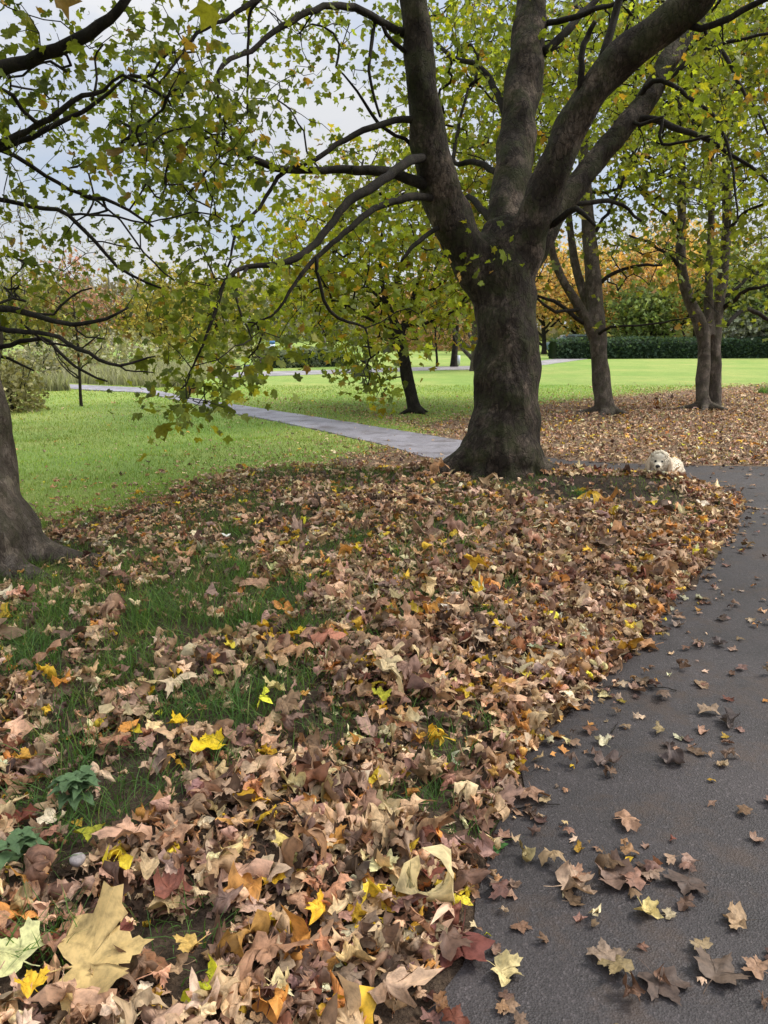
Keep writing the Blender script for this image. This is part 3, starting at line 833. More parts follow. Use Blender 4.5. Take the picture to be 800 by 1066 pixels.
# nettles
def nettle(P, n, hgt, spread, lab):
    root = empty('nettle', P, lab, 'nettle', 'nettle plants in the litter')
    st = Acc()
    for s in range(n):
        b = np.array(P)+np.array([rng.normal(0, spread*.35), rng.normal(0, spread*.35), -.01])
        top = b+np.array([rng.normal(0, spread*.5), rng.normal(-.01, spread*.35), hgt*rng.uniform(.7, 1.1)])
        path = smooth_path([b, (b+top)/2+rng.normal(0, .008, 3), top], .02)
        tube(st, path, np.linspace(.0022, .0013, len(path)), 6, (.08, .13, .04))
        for lv, f in enumerate((.55, .8, 1.0)):
            c = b+(top-b)*f
            a0 = rng.uniform(0, pi)+lv*pi/2
            for k in range(2 if f < 1 else 4):
                az = a0 + (pi*k if f < 1 else pi/2*k) + rng.normal(0, .2)
                L = rng.uniform(.045, .068)*(1 if f < 1 else .8)
                dv = np.array([cos(az), sin(az), 0]); sv = np.array([-sin(az), cos(az), 0])
                lf = Acc(); V = []; U = []
                for i_ in range(9):
                    t = i_/8
                    wd_ = L*.36*(sin(pi*min(1, t*.93+.07)**.62))*(1 if i_ % 2 else .86) if i_ < 8 else 0.0
                    zc_ = .25*L*t-.42*L*t*t
                    for sgn in (-1, -.5, 0, .5, 1):
                        V.append(c + dv*(L*t+.006) + sv*wd_*sgn + np.array([0, 0, zc_+abs(sgn)*wd_*.35+.002*sin(9*t+sgn*3)])); U.append((sgn*.3*wd_/L, t, a0*5))
                F_ = [(i_*5+j_, i_*5+j_+1, i_*5+j_+6, i_*5+j_+5) for i_ in range(8) for j_ in range(4)]
                lf.add(V, np.array(F_), np.array((.095, .155, .07))*rng.uniform(.8, 1.25), np.array(U))
                child(lf, 'leaf', M_NETTLE, root)
    child(st, 'stem', M_NETTLE, root)
nettle(NETTLE[0], 5, .15, .075, 'larger nettle with serrated blue green leaves among brown leaves')
nettle(NETTLE[1], 3, .11, .06, 'smaller nettle low at the left edge in front of the larger')

# little round pale grey object in the litter, a plain blob
def blob(acc, c, r, seg=20, ring=12, noise=0.0, col=(1,1,1), seed=0, mat_i=0):
    c = np.asarray(c, float); r = np.broadcast_to(np.asarray(r, float), (3,))
    V = []
    for i_ in range(ring+1):
        ph = pi*i_/ring
        for j_ in range(seg):
            th = 2*pi*j_/seg
            n = np.array([sin(ph)*cos(th), sin(ph)*sin(th), cos(ph)])
            k = 1+noise*(sin(n[0]*5+seed)+sin(n[1]*6+seed*2)+sin(n[2]*5.5+seed*3))/3
            V.append(c+n*r*k)
    F_ = [(i_*seg+j_, (i_+1)*seg+j_, (i_+1)*seg+(j_+1) % seg, i_*seg+(j_+1) % seg) for i_ in range(ring) for j_ in range(seg)]
    acc.add(V, np.array(F_), col, None, mat_i)
P = at(83, 913); a = Acc(); blob(a, P+np.array([0, 0, .055]), (.021, .021, .017), 20, 12, .1)
tag(a.build('round_object', simple('object_grey', (.33, .29, .28), .7, .2, .4, 60), None, P), 'small round pale grey object lying in the leaves below the nettles', 'pebble')

# ------------------------------------------------------------------ trees
class Tree:
    def __init__(s):
        s.pos = np.zeros((60000, 3)); s.par = np.full(60000, -1); s.fix = np.zeros(60000); s.n = 0; s.chains = []
    def nodes(s, P, R, par=-1):
        idx = []
        for p, r in zip(P, R):
            s.pos[s.n] = p; s.par[s.n] = par; s.fix[s.n] = r; par = s.n; idx.append(s.n); s.n += 1
        return idx
    def bough(s, path):
        """path: (n,4) xyz + radius: a thick branch that is modelled on its own"""
        return s.nodes(path[:, :3], path[:, 3])
    def grow(s, targets, seg=.16, up=.12, jit=.02, maxr=None):
        Tt = np.asarray(targets)
        base = s.pos[:s.n]
        d0 = np.array([np.min(((base-t)**2).sum(1)) for t in Tt])
        for t in Tt[np.argsort(d0)]:
            dd = ((s.pos[:s.n]-t)**2).sum(1)
            # thin wood and wood below or inward of the target is preferred
            dd = dd*(1+.6*(s.fix[:s.n] > .1))
            k = int(np.argmin(dd)); p0 = s.pos[k]; D = sqrt(((p0-t)**2).sum())
            if D < seg*.4: continue
            n = max(2, int(D/seg)+1)
            ctrl = (p0+t)/2 + np.array([0, 0, up*D]) + rng.normal(0, .12*D, 3)
            tt = np.linspace(0, 1, n+1)[1:, None]
            pts = (1-tt)**2*p0 + 2*tt*(1-tt)*ctrl + tt**2*t
            pts[:-1] += rng.normal(0, jit, (n-1, 3))
            idx = s.nodes(pts, np.zeros(n), k)
            s.chains.append([k]+idx)
    def emit(s, acc, r0=.0028, p=.5, col=(1,1,1), mat_i=0, sides=4, rmax=.05):
        cnt = np.zeros(s.n); 
        ends = {c[-1] for c in s.chains}
        for e in ends: cnt[e] += 1
        for i_ in range(s.n-1, -1, -1):
            if s.par[i_] >= 0: cnt[s.par[i_]] += cnt[i_]
        for c in s.chains:
            r = np.minimum(r0*np.maximum(cnt[c], 1)**p, rmax)
            r[0] = min(r[0], r[1]*1.15) if s.fix[c[0]] > 0 else min(r[0], r[1]*1.3)
            tube(acc, s.pos[c], r, 6 if r[0] > .012 else sides, col, mat_i, False)

def crown_leaves(acc, C, per, spread, size, palette, prob, tp, mat_i, droop=.6, inherit=None):
    """hang leaves around each twig end"""
    K = len(C); M = K*per
    P = np.repeat(C, per, 0) + rng.normal(0, 1, (M, 3))*np.array([spread, spread, spread*.8])
    tip = rng.normal(0, 1, (M, 3)); tip[:, 2] = tip[:, 2]*.5 - droop*1.6
    tip /= np.linalg.norm(tip, axis=1)[:, None]
    nr = rng.normal(0, 1, (M, 3)) + np.array([0, 0, .7]); nr -= tip*(nr*tip).sum(1)[:, None]; nr /= np.linalg.norm(nr, axis=1)[:, None]
    sd_ = np.cross(tip, nr)
    R = np.stack([sd_, tip, nr], 2)
    sz = np.clip(rng.lognormal(math.log(size), .25, M), size*.5, size*1.7)
    L = deform(tp, M, sz, rng.normal(.5, .6, M), rng.normal(.2, .4, M), rng.uniform(.1, .5, M), rng.normal(.15, .2, M))
    k = rng.choice(len(palette), M, p=np.array(prob)/sum(prob))
    col = np.array(palette)[k]*rng.lognormal(0, .2, (M, 1))
    if inherit is not None: col = col*np.repeat(inherit, per, 0)
    leaf_batch(acc, tp, P, R, L, col, mat_i)

def from_map(rows, y0, cell, depfn, per, size, f=1.0):
    """leaf cluster centres from a coarse map of how leafy each part of the view is; each gets its own distance"""
    out = []
    for r_, row in enumerate(rows):
        for c_, ch in enumerate(row):
            if ch in ' .0': continue
            lam = -math.log(1-int(ch)/10.0)
            px0, py0 = c_*cell[0], y0+r_*cell[1]
            d0 = np.mean(depfn(px0, py0))
            leaf_px = .36*(size*FPX/d0)**2*.62
            k = rng.poisson(f*lam*cell[0]*cell[1]/leaf_px/per)
            for _ in range(k):
                px = px0+rng.uniform(0, cell[0]); py = py0+rng.uniform(0, cell[1])
                lo, hi = depfn(px, py)
                out.append(T(px, py, rng.uniform(lo, hi)))
    return out

def ellipsoid_pts(n, c, r, outside=True, shell=.0):
    P = []
    while len(P) < n:
        q = rng.uniform(-1, 1, 3); l = np.linalg.norm(q)
        if l > 1 or l < shell: continue
        p = np.asarray(c)+q*np.asarray(r)
        if outside:
            px, py, z = proj(p)
            if z > 0 and -150 < px < 950 and -150 < py < 1100: continue
            if np.linalg.norm(p-CAM) < 4.2 or p[2] < 2.6: continue
        P.append(p)
    return P

def remesh_object(acc, voxel, smooth_it, name, m, root, disp=0.0, seed=0.0):
    me = acc.mesh('tmp', m)
    ob = bpy.data.objects.new('tmp', me); COL.objects.link(ob)
    md = ob.modifiers.new('r', 'REMESH'); md.mode = 'VOXEL'; md.voxel_size = voxel
    ms = ob.modifiers.new('s', 'SMOOTH'); ms.iterations = smooth_it; ms.factor = .5
    dg = bpy.context.evaluated_depsgraph_get(); dg.update()
    me2 = bpy.data.meshes.new_from_object(ob.evaluated_get(dg))
    bpy.data.objects.remove(ob); bpy.data.meshes.remove(me)
    n = len(me2.vertices); V = np.empty(n*3, np.float32); me2.vertices.foreach_get('co', V); V = V.reshape(-1, 3).astype(float)
    if disp:
        N_ = np.empty(n*3, np.float32); me2.vertices.foreach_get('normal', N_); N_ = N_.reshape(-1, 3)
        a_ = np.arctan2(V[:, 1]-TREE0[1], V[:, 0]-TREE0[0])
        d = fbm(a_*3.2+seed, V[:, 2]*1.6, 61, 4)-.5 + .5*(fbm(V[:, 0]*9+V[:, 1]*7, V[:, 2]*4, 67, 3)-.5)
        V += N_*(d*disp)[:, None]
    loc = np.array(root.location)
    V -= loc
    me2.vertices.foreach_set('co', V.astype(np.float32).ravel())
    me2.polygons.foreach_set('use_smooth', np.ones(len(me2.polygons), bool))
    me2.materials.clear(); me2.materials.append(m)
    me2.update(); me2.name = name
    o = bpy.data.objects.new(name, me2); COL.objects.link(o); o.parent = root
    return o

def pxpath(spec, step=.12, jit=.0):
    """spec: (px, py, distance, half width in px) -> xyz + radius in metres"""
    P = np.array([np.append(T(a, b, d), w_*d/FPX) for a, b, d, w_ in spec])
    q = smooth_path(P, step, jit)
    q[:, 3] = np.maximum(q[:, 3], .003)
    return q

# ---- the big maple
D0 = float((TREE0-CAM) @ FW)
maple = empty('maple_tree', TREE0, 'massive old maple with dark forked trunk at the head of the leafy bank', 'tree')
wood = Acc(); mt = Tree()
TRUNK = pxpath([(520,512,D0,44),(522,480,D0,38),(526,440,D0,35.5),(528,400,D0,35),(527,350,D0,33),(526,300,D0,30.5),(526,262,D0,30),(526,232,D0,20)], .08)
tube(wood, TRUNK[:, :3], TRUNK[:, 3], 28, wob=.05)
LIMBS = [
 [(514,340,D0,12),(500,288,D0-.05,24),(478,244,D0-.15,24),(458,195,D0-.3,23),(446,140,D0-.45,21),(439,80,D0-.6,19),(433,20,D0-.7,17),(428,-60,D0-.85,15),(420,-160,D0-1.0,12),(405,-300,D0-1.1,7)],
 [(528,330,D0+.05,14),(529,270,D0+.1,25),(531,220,D0+.2,24),(537,160,D0+.35,22),(543,100,D0+.5,21),(550,40,D0+.6,19.5),(556,-20,D0+.7,18),(566,-120,D0+.9,13),(575,-260,D0+1.1,8)],
 [(532,335,D0,12),(544,270,D0-.1,22),(560,222,D0-.2,22),(578,172,D0-.35,21),(603,118,D0-.5,20),(636,72,D0-.65,20),(672,42,D0-.8,20),(704,18,D0-.95,18.5),(736,-12,D0-1.1,16),(790,-80,D0-1.4,12),(850,-180,D0-1.7,7)],
 [(543,305,D0+.15,8),(560,255,D0+.2,16),(586,210,D0+.3,15.5),(616,172,D0+.4,14),(648,134,D0+.45,13),(676,100,D0+.5,12.5),(694,66,D0+.55,11),(714,38,D0+.6,9.5),(735,6,D0+.7,8.5),(760,-50,D0+.9,7),(800,-140,D0+1.2,4)],
]
for L in LIMBS:
    q = pxpath([(a_, b_, d_, w_*.9) for a_, b_, d_, w_ in L], .08); tube(wood, q[:, :3], q[:, 3], 20, wob=.06); mt.bough(q[::2])
# roots
gz = TREE0[2]
for (ax, ln, r0, r1) in [(197, 1.0, .22, .045), (170, .7, .19, .05), (232, .6, .19, .05), (268, .48, .17, .05), (305, .52, .18, .05), (338, .66, .18, .05), (2, .72, .17, .05), (40, .7, .17, .05), (90, .6, .17, .05), (130, .6, .17, .05)]:
    a_ = radians(ax); dv = np.array([cos(a_), sin(a_), 0])
    c0 = TREE0 + dv*.10 + np.array([0, 0, .55]); c1 = TREE0 + dv*.27 + np.array([0, 0, .17]); c2 = TREE0+dv*ln*.62; c3 = TREE0+dv*ln
    c2[2] = float(h(c2[0], c2[1]))+.035; c3[2] = float(h(c3[0], c3[1]))-.06
    q = smooth_path(np.array([np.append(c0, r0*.75), np.append(c1, r0*.85), np.append(c2, (r0+r1)*.4), np.append(c3, r1)]), .06)
    tube(wood, q[:, :3], q[:, 3], 14)
remesh_object(wood, .022, 5, 'trunk', M_BARK, maple, .05)

BOUGHS = [
 [(455,196,D0-.3,9),(425,186,D0-.5,8),(402,179,D0-.6,7),(350,177,D0-.8,5.5),(300,177,D0-1.0,5),(262,165,D0-1.15,4.5),(232,152,D0-1.3,4),(205,139,D0-1.4,3)],
 [(205,139,D0-1.4,3),(190,155,D0-1.45,2.4),(174,172,D0-1.5,2),(172,192,D0-1.5,1.4)],
 [(446,125,D0-.45,6),(420,124,D0-.6,5),(398,129,D0-.7,4.5),(360,146,D0-.85,4),(325,168,D0-1.0,3.5),(300,177,D0-1.0,3),(290,186,D0-1.0,3),(270,216,D0-1.1,2.6),(246,240,D0-1.2,2.2),(240,272,D0-1.25,1.4)],
 [(452,160,D0-.35,6.5),(436,165,D0-.6,6.5),(420,171,D0-.9,6.5),(405,183,D0-1.1,6.8),(384,196,D0-1.3,6.6),(364,209,D0-1.4,6.2),(348,228,D0-1.5,5.6),(330,252,D0-1.6,5),(308,270,D0-1.75,4.6),(282,276,D0-1.85,4),(258,278,D0-1.95,3.6),(236,292,D0-2.05,3),(224,326,D0-2.1,2.5),(212,358,D0-2.15,2),(200,384,D0-2.2,1.3)],
 [(460,208,D0-.2,6),(432,205,D0-.6,5.4),(410,209,D0-.8,5),(390,217,D0-1.0,4.6),(366,236,D0-1.2,4.2),(346,254,D0-1.3,3.8),(328,270,D0-1.4,3.4),(308,294,D0-1.5,2.6),(290,322,D0-1.55,1.9),(262,340,D0-1.6,1.2)],
 [(330,268,D0-1.4,3),(334,296,D0-1.35,2.6),(344,325,D0-1.3,2.4),(362,335,D0-1.25,2),(380,342,D0-1.2,1.6),(386,372,D0-1.2,1.2)],
 [(258,278,D0-1.95,2.5),(246,300,D0-2.1,2),(252,330,D0-2.2,1.6),(262,352,D0-2.25,1.1)],
 [(440,40,D0-.6,7),(418,34,D0-.7,6),(396,22,D0-.9,5.5),(370,8,D0-1.1,5),(345,6,D0-1.3,4.8),(312,17,D0-1.5,4.4),(286,34,D0-1.6,4),(262,52,D0-1.7,3.6),(232,67,D0-1.85,3),(228,100,D0-1.9,2),(232,150,D0-1.9,1.2)],
 [(400,-40,D0-1.0,6),(340,-30,D0-1.4,5),(290,-14,D0-1.8,4),(265,1,D0-2,3.5),(235,20,D0-2.1,3),(205,35,D0-2.2,2.6),(184,64,D0-2.25,2),(165,88,D0-2.3,1.2)],
 [(290,-14,D0-1.8,3),(262,10,D0-1.7,2.4),(259,50,D0-1.65,2),(258,118,D0-1.6,1.2)],
 [(436,60,D0-.6,4),(410,45,D0-.8,3.2),(392,20,D0-.9,3),(386,55,D0-.9,2.6),(386,85,D0-.9,2.2),(396,122,D0-.8,1.6)],
 [(441,180,D0-.3,5),(428,150,D0-.4,3),(395,130,D0-.6,2.4),(372,95,D0-.7,1.8),(350,70,D0-.8,1.2)],
 [(466,232,D0-.2,4),(446,243,D0-.4,3.4),(430,258,D0-.5,3),(418,272,D0-.6,2)],
 [(566,55,D0+.5,7),(585,38,D0+.5,6),(602,18,D0+.6,5),(622,0,D0+.7,4.5),(660,-40,D0+.9,3)],
 [(566,25,D0+.6,4.5),(590,20,D0+.4,4),(620,10,D0+.2,3.5),(645,2,D0,3),(690,-20,D0-.2,2)],
 [(628,62,D0-.6,7),(634,40,D0-.6,6),(642,10,D0-.6,5.5),(650,-30,D0-.7,4.5),(660,-110,D0-.9,3)],
 [(605,125,D0-.5,5),(606,60,D0-.7,4.5),(612,40,D0-.7,4),(620,22,D0-.8,3)],
 [(672,94,D0+.5,5),(700,78,D0+.5,4.2),(724,58,D0+.5,3.6),(750,45,D0+.5,3),(800,35,D0+.4,2),(850,20,D0+.3,1.5)],
 [(705,22,D0-.9,7),(730,30,D0-1.0,5),(760,18,D0-1.1,4.5),(800,-2,D0-1.2,4),(870,-30,D0-1.4,3)],
 [(640,130,D0+.45,6),(672,123,D0+.4,5),(700,132,D0+.3,4.4),(730,142,D0+.2,3.8),(756,158,D0+.1,3),(790,180,D0,2),(830,215,D0-.1,1.2)],
 [(650,120,D0+.45,3),(668,130,D0+.3,2.8),(690,122,D0+.2,2.2),(690,150,D0+.2,2.2),(745,140,D0+.1,2)],
 [(660,108,D0+.5,4),(680,84,D0+.3,3.6),(700,88,D0+.2,3),(724,106,D0+.1,2.8),(742,120,D0,2.6),(760,160,D0-.1,2),(768,230,D0-.2,1.4)],
 [(742,40,D0-.2,3),(758,62,D0-.3,2.8),(772,92,D0-.4,2.4),(786,112,D0-.4,2),(800,140,D0-.5,1.4)],
 [(530,190,D0+.3,6),(510,175,D0+.6,4.6),(492,168,D0+.8,4),(474,170,D0+1.0,3),(476,140,D0+1.2,2.6),(488,90,D0+1.4,2)],
 [(536,150,D0+.4,6),(518,98,D0+.7,4.6),(500,70,D0+.9,4),(470,60,D0+1.2,3),(452,40,D0+1.4,2)],
 [(520,240,D0+.2,6),(505,222,D0+.5,5),(488,205,D0+.8,4),(478,215,D0+1,3),(470,196,D0+1.1,2)],
 [(585,205,D0+.4,5),(600,212,D0+.6,4),(640,210,D0+.8,3),(668,230,D0+1,2)],
 [(566,238,D0+.1,6),(578,232,D0-.2,4.6),(600,218,D0-.4,4),(620,235,D0-.5,2)],
]
for L in BOUGHS:
    q = pxpath([(a_, b_, d_, w_*.74) for a_, b_, d_, w_ in L], .12, .005); mt.bough(q)
    a = Acc(); tube(a, q[:, :3], q[:, 3], 10, wob=.06); child(a, 'branch', M_TWIG, maple)

MAP_M = [ # 20 columns of 40 px, rows of 40 px from the top
 '...1345654556666666.',
 '...4211431356666666.',
 '...4323413456566666.',
 '..35654431456555555.',
 '..1366531254444.333.',
 '...135310354......22',
 '...1255113322......1',
 '....565221.3........',
 '....68831122........',
 '....7882.51.........',
 '....88...5..........',
]
def dep_m(px, py):
    if px < 330:
        b = D0-1.0-1.3*min(1, max(0, (py-150)/200)); return (b-.5, b+1.3)
    if px < 400: return (D0-1.6, D0+.6)
    if px < 730 and py < 260: return (D0+.5, D0+3.4)
    return (D0-1.3, D0+2.6)
cm = from_map(MAP_M, -4, (40, 40), dep_m, 9, .070, .66)
# trim the hanging sprays where the lawn shows
def keep_m(p):
    px, py, _ = proj(p)
    if py > 400 and px > 255: return False if not (362 < px < 390 and py < 412) else True
    if py > 428: return False
    if px < 340 and px > 255 and py > 392: return False
    if px < 172 and py > 300: return False
    if py > 300 and 285 < px < 355: return rng.uniform() < .35
    return True
cm = [p for p in cm if keep_m(p)]
extra = ellipsoid_pts(750, (TREE0[0], TREE0[1]-.5, 6.2), (7.0, 6.5, 3.8), True, .35)
mt.grow(cm, .16, .10, .018)
n_in = mt.n
mt.grow(extra, .3, .1, .03)
cr = Acc()
mt.emit(cr, .0026, .48, (1, 1, 1), 1, 4, .028)
PAL_M = [(.16, .20, .03), (.21, .245, .035), (.12, .155, .028), (.29, .28, .035), (.32, .19, .04)]
def tint(C):
    f_ = sstep(-.2, 1.2, np.array(C)[:, 0])
    t = np.stack([1.0+.28*f_, 1.0+.24*f_, 1+.1*f_], 1)
    return t*rng.lognormal(0, .22, (len(C), 1))
cm = np.array(cm)
crown_leaves(cr, cm, 9, .17, .070, PAL_M, [.36, .34, .16, .11, .025], TP_CROWN, 0, .55, tint(cm))
crown_leaves(cr, np.array(extra), 20, .34, .11, PAL_M, [.36, .3, .16, .12, .05], TP_LO, 0, .5)
child(cr, 'crown', [M_LEAF, M_TWIG], maple)

# ---- the tree at the left edge
TL = at(-52, 588)
DL = float((TL-CAM) @ FW)
left = empty('edge_tree', TL, 'grey barked tree cut off by the left edge with low bare boughs over the lawn', 'tree')
wood = Acc(); lt = Tree()
q = pxpath([(-56,610,DL,96),(-54,560,DL,84),(-50,515,DL,70),(-48,460,DL,56),(-48,400,DL,47),(-52,320,DL,45),(-58,220,DL,42),(-66,120,DL,38),(-76,0,DL,34),(-90,-150,DL,27),(-100,-320,DL+.1,16)], .08)
tube(wood, q[:, :3], q[:, 3], 24, wob=.05); lt.bough(q[::3])
for (ax, ln, r0, r1) in [(0, 1.15, .22, .05), (335, 1.0, .22, .05), (300, .7, .2, .05), (25, .7, .18, .05), (260, .7, .2, .05), (200, .8, .2, .05), (140, .8, .2, .05), (80, .7, .2, .05)]:
    a_ = radians(ax); dv = np.array([cos(a_), sin(a_), 0])
    c0 = TL + dv*.2 + np.array([0, 0, .6]); c1 = TL + dv*.45 + np.array([0, 0, .2]); c2 = TL+dv*ln*.6; c3 = TL+dv*ln
    c2[2] = float(h(c2[0], c2[1]))+.04; c3[2] = float(h(c3[0], c3[1]))-.05
    q = smooth_path(np.array([np.append(c0, r0*.75), np.append(c1, r0*.85), np.append(c2, (r0+r1)*.4), np.append(c3, r1)]), .06)
    tube(wood, q[:, :3], q[:, 3], 14)
remesh_object(wood, .022, 5, 'trunk', M_BARK2, left, .045, 3.0)
LB = [
 [(-62,150,DL,13),(-30,98,DL-.2,11),(0,74,DL-.3,9),(45,57,DL-.4,8),(92,36,DL-.5,7),(122,12,DL-.6,6),(134,-4,DL-.6,5.5),(160,-60,DL-.7,4),(190,-140,DL-.8,2)],
 [(-60,200,DL,8),(-30,172,DL-.1,5.5),(0,150,DL-.2,4.5),(30,136,DL-.3,4),(60,116,DL-.4,3.4),(86,100,DL-.5,2.8),(108,94,DL-.5,2.2),(128,78,DL-.6,1.5)],
 [(-20,160,DL-.15,4),(20,148,DL-.1,3.6),(55,132,DL-.1,3.2),(85,116,DL-.1,2.8),(105,104,DL-.1,2.4),(135,78,DL-.1,1.4)],
 [(96,104,DL-.5,1.8),(100,80,DL-.5,1.5),(99,62,DL-.5,1.3),(108,46,DL-.55,1)],
 [(-58,230,DL,7),(-30,170,DL+.1,4),(0,156,DL+.2,3),(48,182,DL+.3,2.6),(82,202,DL+.4,2.2),(120,211,DL+.45,2),(160,236,DL+.5,1.2)],
 [(-56,240,DL,6),(-30,215,DL+.1,4),(0,207,DL+.1,3),(34,216,DL+.1,2.7),(72,224,DL+.15,2.5),(98,250,DL+.2,2.3),(122,278,DL+.25,2),(168,300,DL+.3,1.2)],
 [(72,224,DL+.15,1.7),(112,224,DL+.2,1.4),(150,232,DL+.2,1)],
 [(93,203,DL+.4,1.5),(118,222,DL+.4,1.3),(140,250,DL+.4,1.2),(160,274,DL+.4,1.1),(182,292,DL+.4,.9)],
 [(-52,340,DL,7),(-25,322,DL-.1,5),(0,320,DL-.2,4),(30,326,DL-.3,3.6),(65,336,DL-.4,3.2),(88,337,DL-.45,2.6),(110,331,DL-.5,2),(134,320,DL-.5,1.2)],
 [(30,326,DL-.3,2),(55,326,DL-.3,1.6),(75,308,DL-.3,1.2),(96,300,DL-.3,.9)],
 [(-50,360,DL,7),(-25,342,DL-.1,4.5),(0,341,DL-.2,3.2),(27,347,DL-.3,3),(52,348,DL-.4,2.8),(82,363,DL-.5,2.6),(104,374,DL-.55,2.2),(125,381,DL-.6,1.9),(145,375,DL-.6,1.4),(162,371,DL-.6,.9)],
 [(-50,380,DL,6),(-25,368,DL,4),(0,362,DL,3),(32,354,DL-.1,2.6),(52,356,DL-.1,2.4),(70,375,DL-.15,2),(90,388,DL-.2,1.6),(112,397,DL-.2,1)],
 [(27,340,DL-.3,1.6),(42,352,DL-.2,1.5),(58,358,DL-.2,1.3),(84,361,DL-.2,1.1),(104,348,DL-.2,.8)],
 [(125,381,DL-.6,1.2),(140,388,DL-.6,1),(160,388,DL-.6,.7)],
 [(-50,390,DL,5),(-20,375,DL+.1,3),(0,371,DL+.1,2.2),(17,377,DL+.1,1.7),(36,386,DL+.1,1)],
 [(78,338,DL-.4,1.3),(88,350,DL-.4,1.1),(110,353,DL-.4,.8)],
]
for L in LB:
    q = pxpath([(a_, b_, d_, w_*.85) for a_, b_, d_, w_ in L], .12, .005); lt.bough(q)
    a = Acc(); tube(a, q[:, :3], q[:, 3], 9, wob=.06); child(a, 'branch', M_TWIG, left)
MAP_L = [
 '3443.2..............',
 '333.63..............',
 '4324653.............',
 '4435555.............',
 '32345532............',
 '421243..............',
 '443334..............',
 '3224................',
 '1.11................',
]
cl_ = from_map(MAP_L, -4, (40, 40), lambda px, py: (DL-.7, DL+1.8), 9, .066, .75)
exl = ellipsoid_pts(420, (TL[0]-.3, TL[1], 5.6), (4.2, 4.2, 3.4), True, .35)
lt.grow(cl_, .14, .08, .016); lt.grow(exl, .3, .1, .03)
cr = Acc(); lt.emit(cr, .0024, .48, (1, 1, 1), 1, 4, .022)
PAL_L = [(.135, .165, .028), (.18, .205, .032), (.10, .13, .026), (.26, .24, .035), (.28, .17, .04)]
crown_leaves(cr, np.array(cl_), 9, .16, .064, PAL_L, [.38, .28, .18, .1, .05], TP_CROWN, 0, .5)
crown_leaves(cr, np.array(exl), 18, .34, .11, PAL_L, [.38, .28, .18, .1, .05], TP_LO, 0, .5)
child(cr, 'crown', [M_LEAF, M_TWIG], left)

# ---- middle distance trees with traced stems
def stem_tree(name, base_px, stems, boughs, amap, y0, cell, dep, per, lsize, palette, prob, label, f=1.0, spread=.28, ext=None, bark=M_BARK2, roots=5, rr=.13):
    B = at(*base_px); D = float((B-CAM) @ FW)
    root = empty(name, B, label, 'tree')
    tr = Tree(); wood = Acc()
    for s_ in stems:
        q = pxpath([(a_, b_, D+d_, w_*.84) for a_, b_, d_, w_ in s_], .12)
        tube(wood, q[:, :3], q[:, 3], 14, wob=.05); tr.bough(q[::2])
    for k in range(roots):
        a_ = 2*pi*k/roots+.5; dv = np.array([cos(a_), sin(a_), 0])
        c0 = B+dv*rr*.12+np.array([0, 0, .26]); c1 = B+dv*rr*.6+np.array([0, 0, .11]); c2 = B+dv*rr*(2.4+rng.uniform(0, 1.6)); c2[2] = float(h(c2[0], c2[1]))-.04
        q = smooth_path(np.array([np.append(c0, rr*.3), np.append(c1, rr*.42), np.append(c2, rr*.22)]), .08)
        tube(wood, q[:, :3], q[:, 3], 10)
    remesh_object(wood, .03, 3, 'trunk', bark, root, .03, 7.0)
    for s_ in boughs:
        q = pxpath([(a_, b_, D+d_, w_*.72) for a_, b_, d_, w_ in s_], .2, .015); tr.bough(q)
        a = Acc(); tube(a, q[:, :3], q[:, 3], 8, wob=.05); child(a, 'branch', M_TWIG, root)
    pts = from_map(amap, y0, cell, lambda px, py: (D+dep[0], D+dep[1]), per, lsize, f)
    if ext: pts2 = ellipsoid_pts(ext[0], ext[1](B), ext[2], True, .3)
    tr.grow(pts, .3, .12, .03)
    cr = Acc()
    if ext: tr.grow(pts2, .45, .12, .04)
    tr.emit(cr, .0045, .48, (1, 1, 1), 1, 4, .05)
    C = np.array(pts)
    crown_leaves(cr, C, per, spread, lsize, palette, prob, TP_LO, 0, .5, rng.lognormal(0, .18, (len(C), 1))*np.ones((1, 3)))
    if ext: crown_leaves(cr, np.array(pts2), per, spread*1.5, lsize*1.6, palette, prob, TP_LO, 0, .5)
    child(cr, 'crown', [M_LEAF, M_TWIG], root)
    return root

YG = [(.25, .275, .03), (.31, .31, .035), (.19, .22, .03), (.34, .26, .03), (.40, .22, .04)]
stem_tree('leaning_tree', (433,430),
 [[(434,434,0,10),(429,415,0,8.5),(424,392,0,7.8),(420,368,0,7.6),(415,350,0,7.6),(411,337,0,6),(404,318,0,4.4),(398,295,0,3.4),(396,268,.1,2.6),(398,240,.2,1.8),(400,205,.3,1)],
  [(416,352,0,6),(421,338,.1,4.6),(428,318,.2,3.6),(434,296,.3,3),(446,268,.4,2.2),(455,240,.4,1.4)]],
 [[(412,342,0,3.4),(398,338,-.2,2.6),(380,330,-.4,2),(362,318,-.5,1.4),(345,312,-.6,1)],
  [(421,340,.1,3),(440,338,0,2.6),(458,330,-.1,2.2),(475,322,-.2,1.8),(490,312,-.2,1.2)],
  [(404,318,0,2.6),(385,300,-.2,2),(368,280,-.3,1.6),(350,262,-.4,1)],
  [(430,312,.2,2.4),(452,300,.1,1.9),(472,285,0,1.5),(488,262,0,1)]],
 ['........55566...',
  '........66777...',
  '.......788888...',
  '.......788888...',
  '.......888888...',
  '.......888888...',
  '.......675321...',
  '........253.....',
  '.........3......'], 150, (40, 30), (-1.8, 2.2), 8, .13, YG, [.34, .28, .2, .13, .05],
 'small leaning tree with dark bent trunk and yellow green crown beyond the grey path', .95, .26, None, M_TWIG, 4, .14)

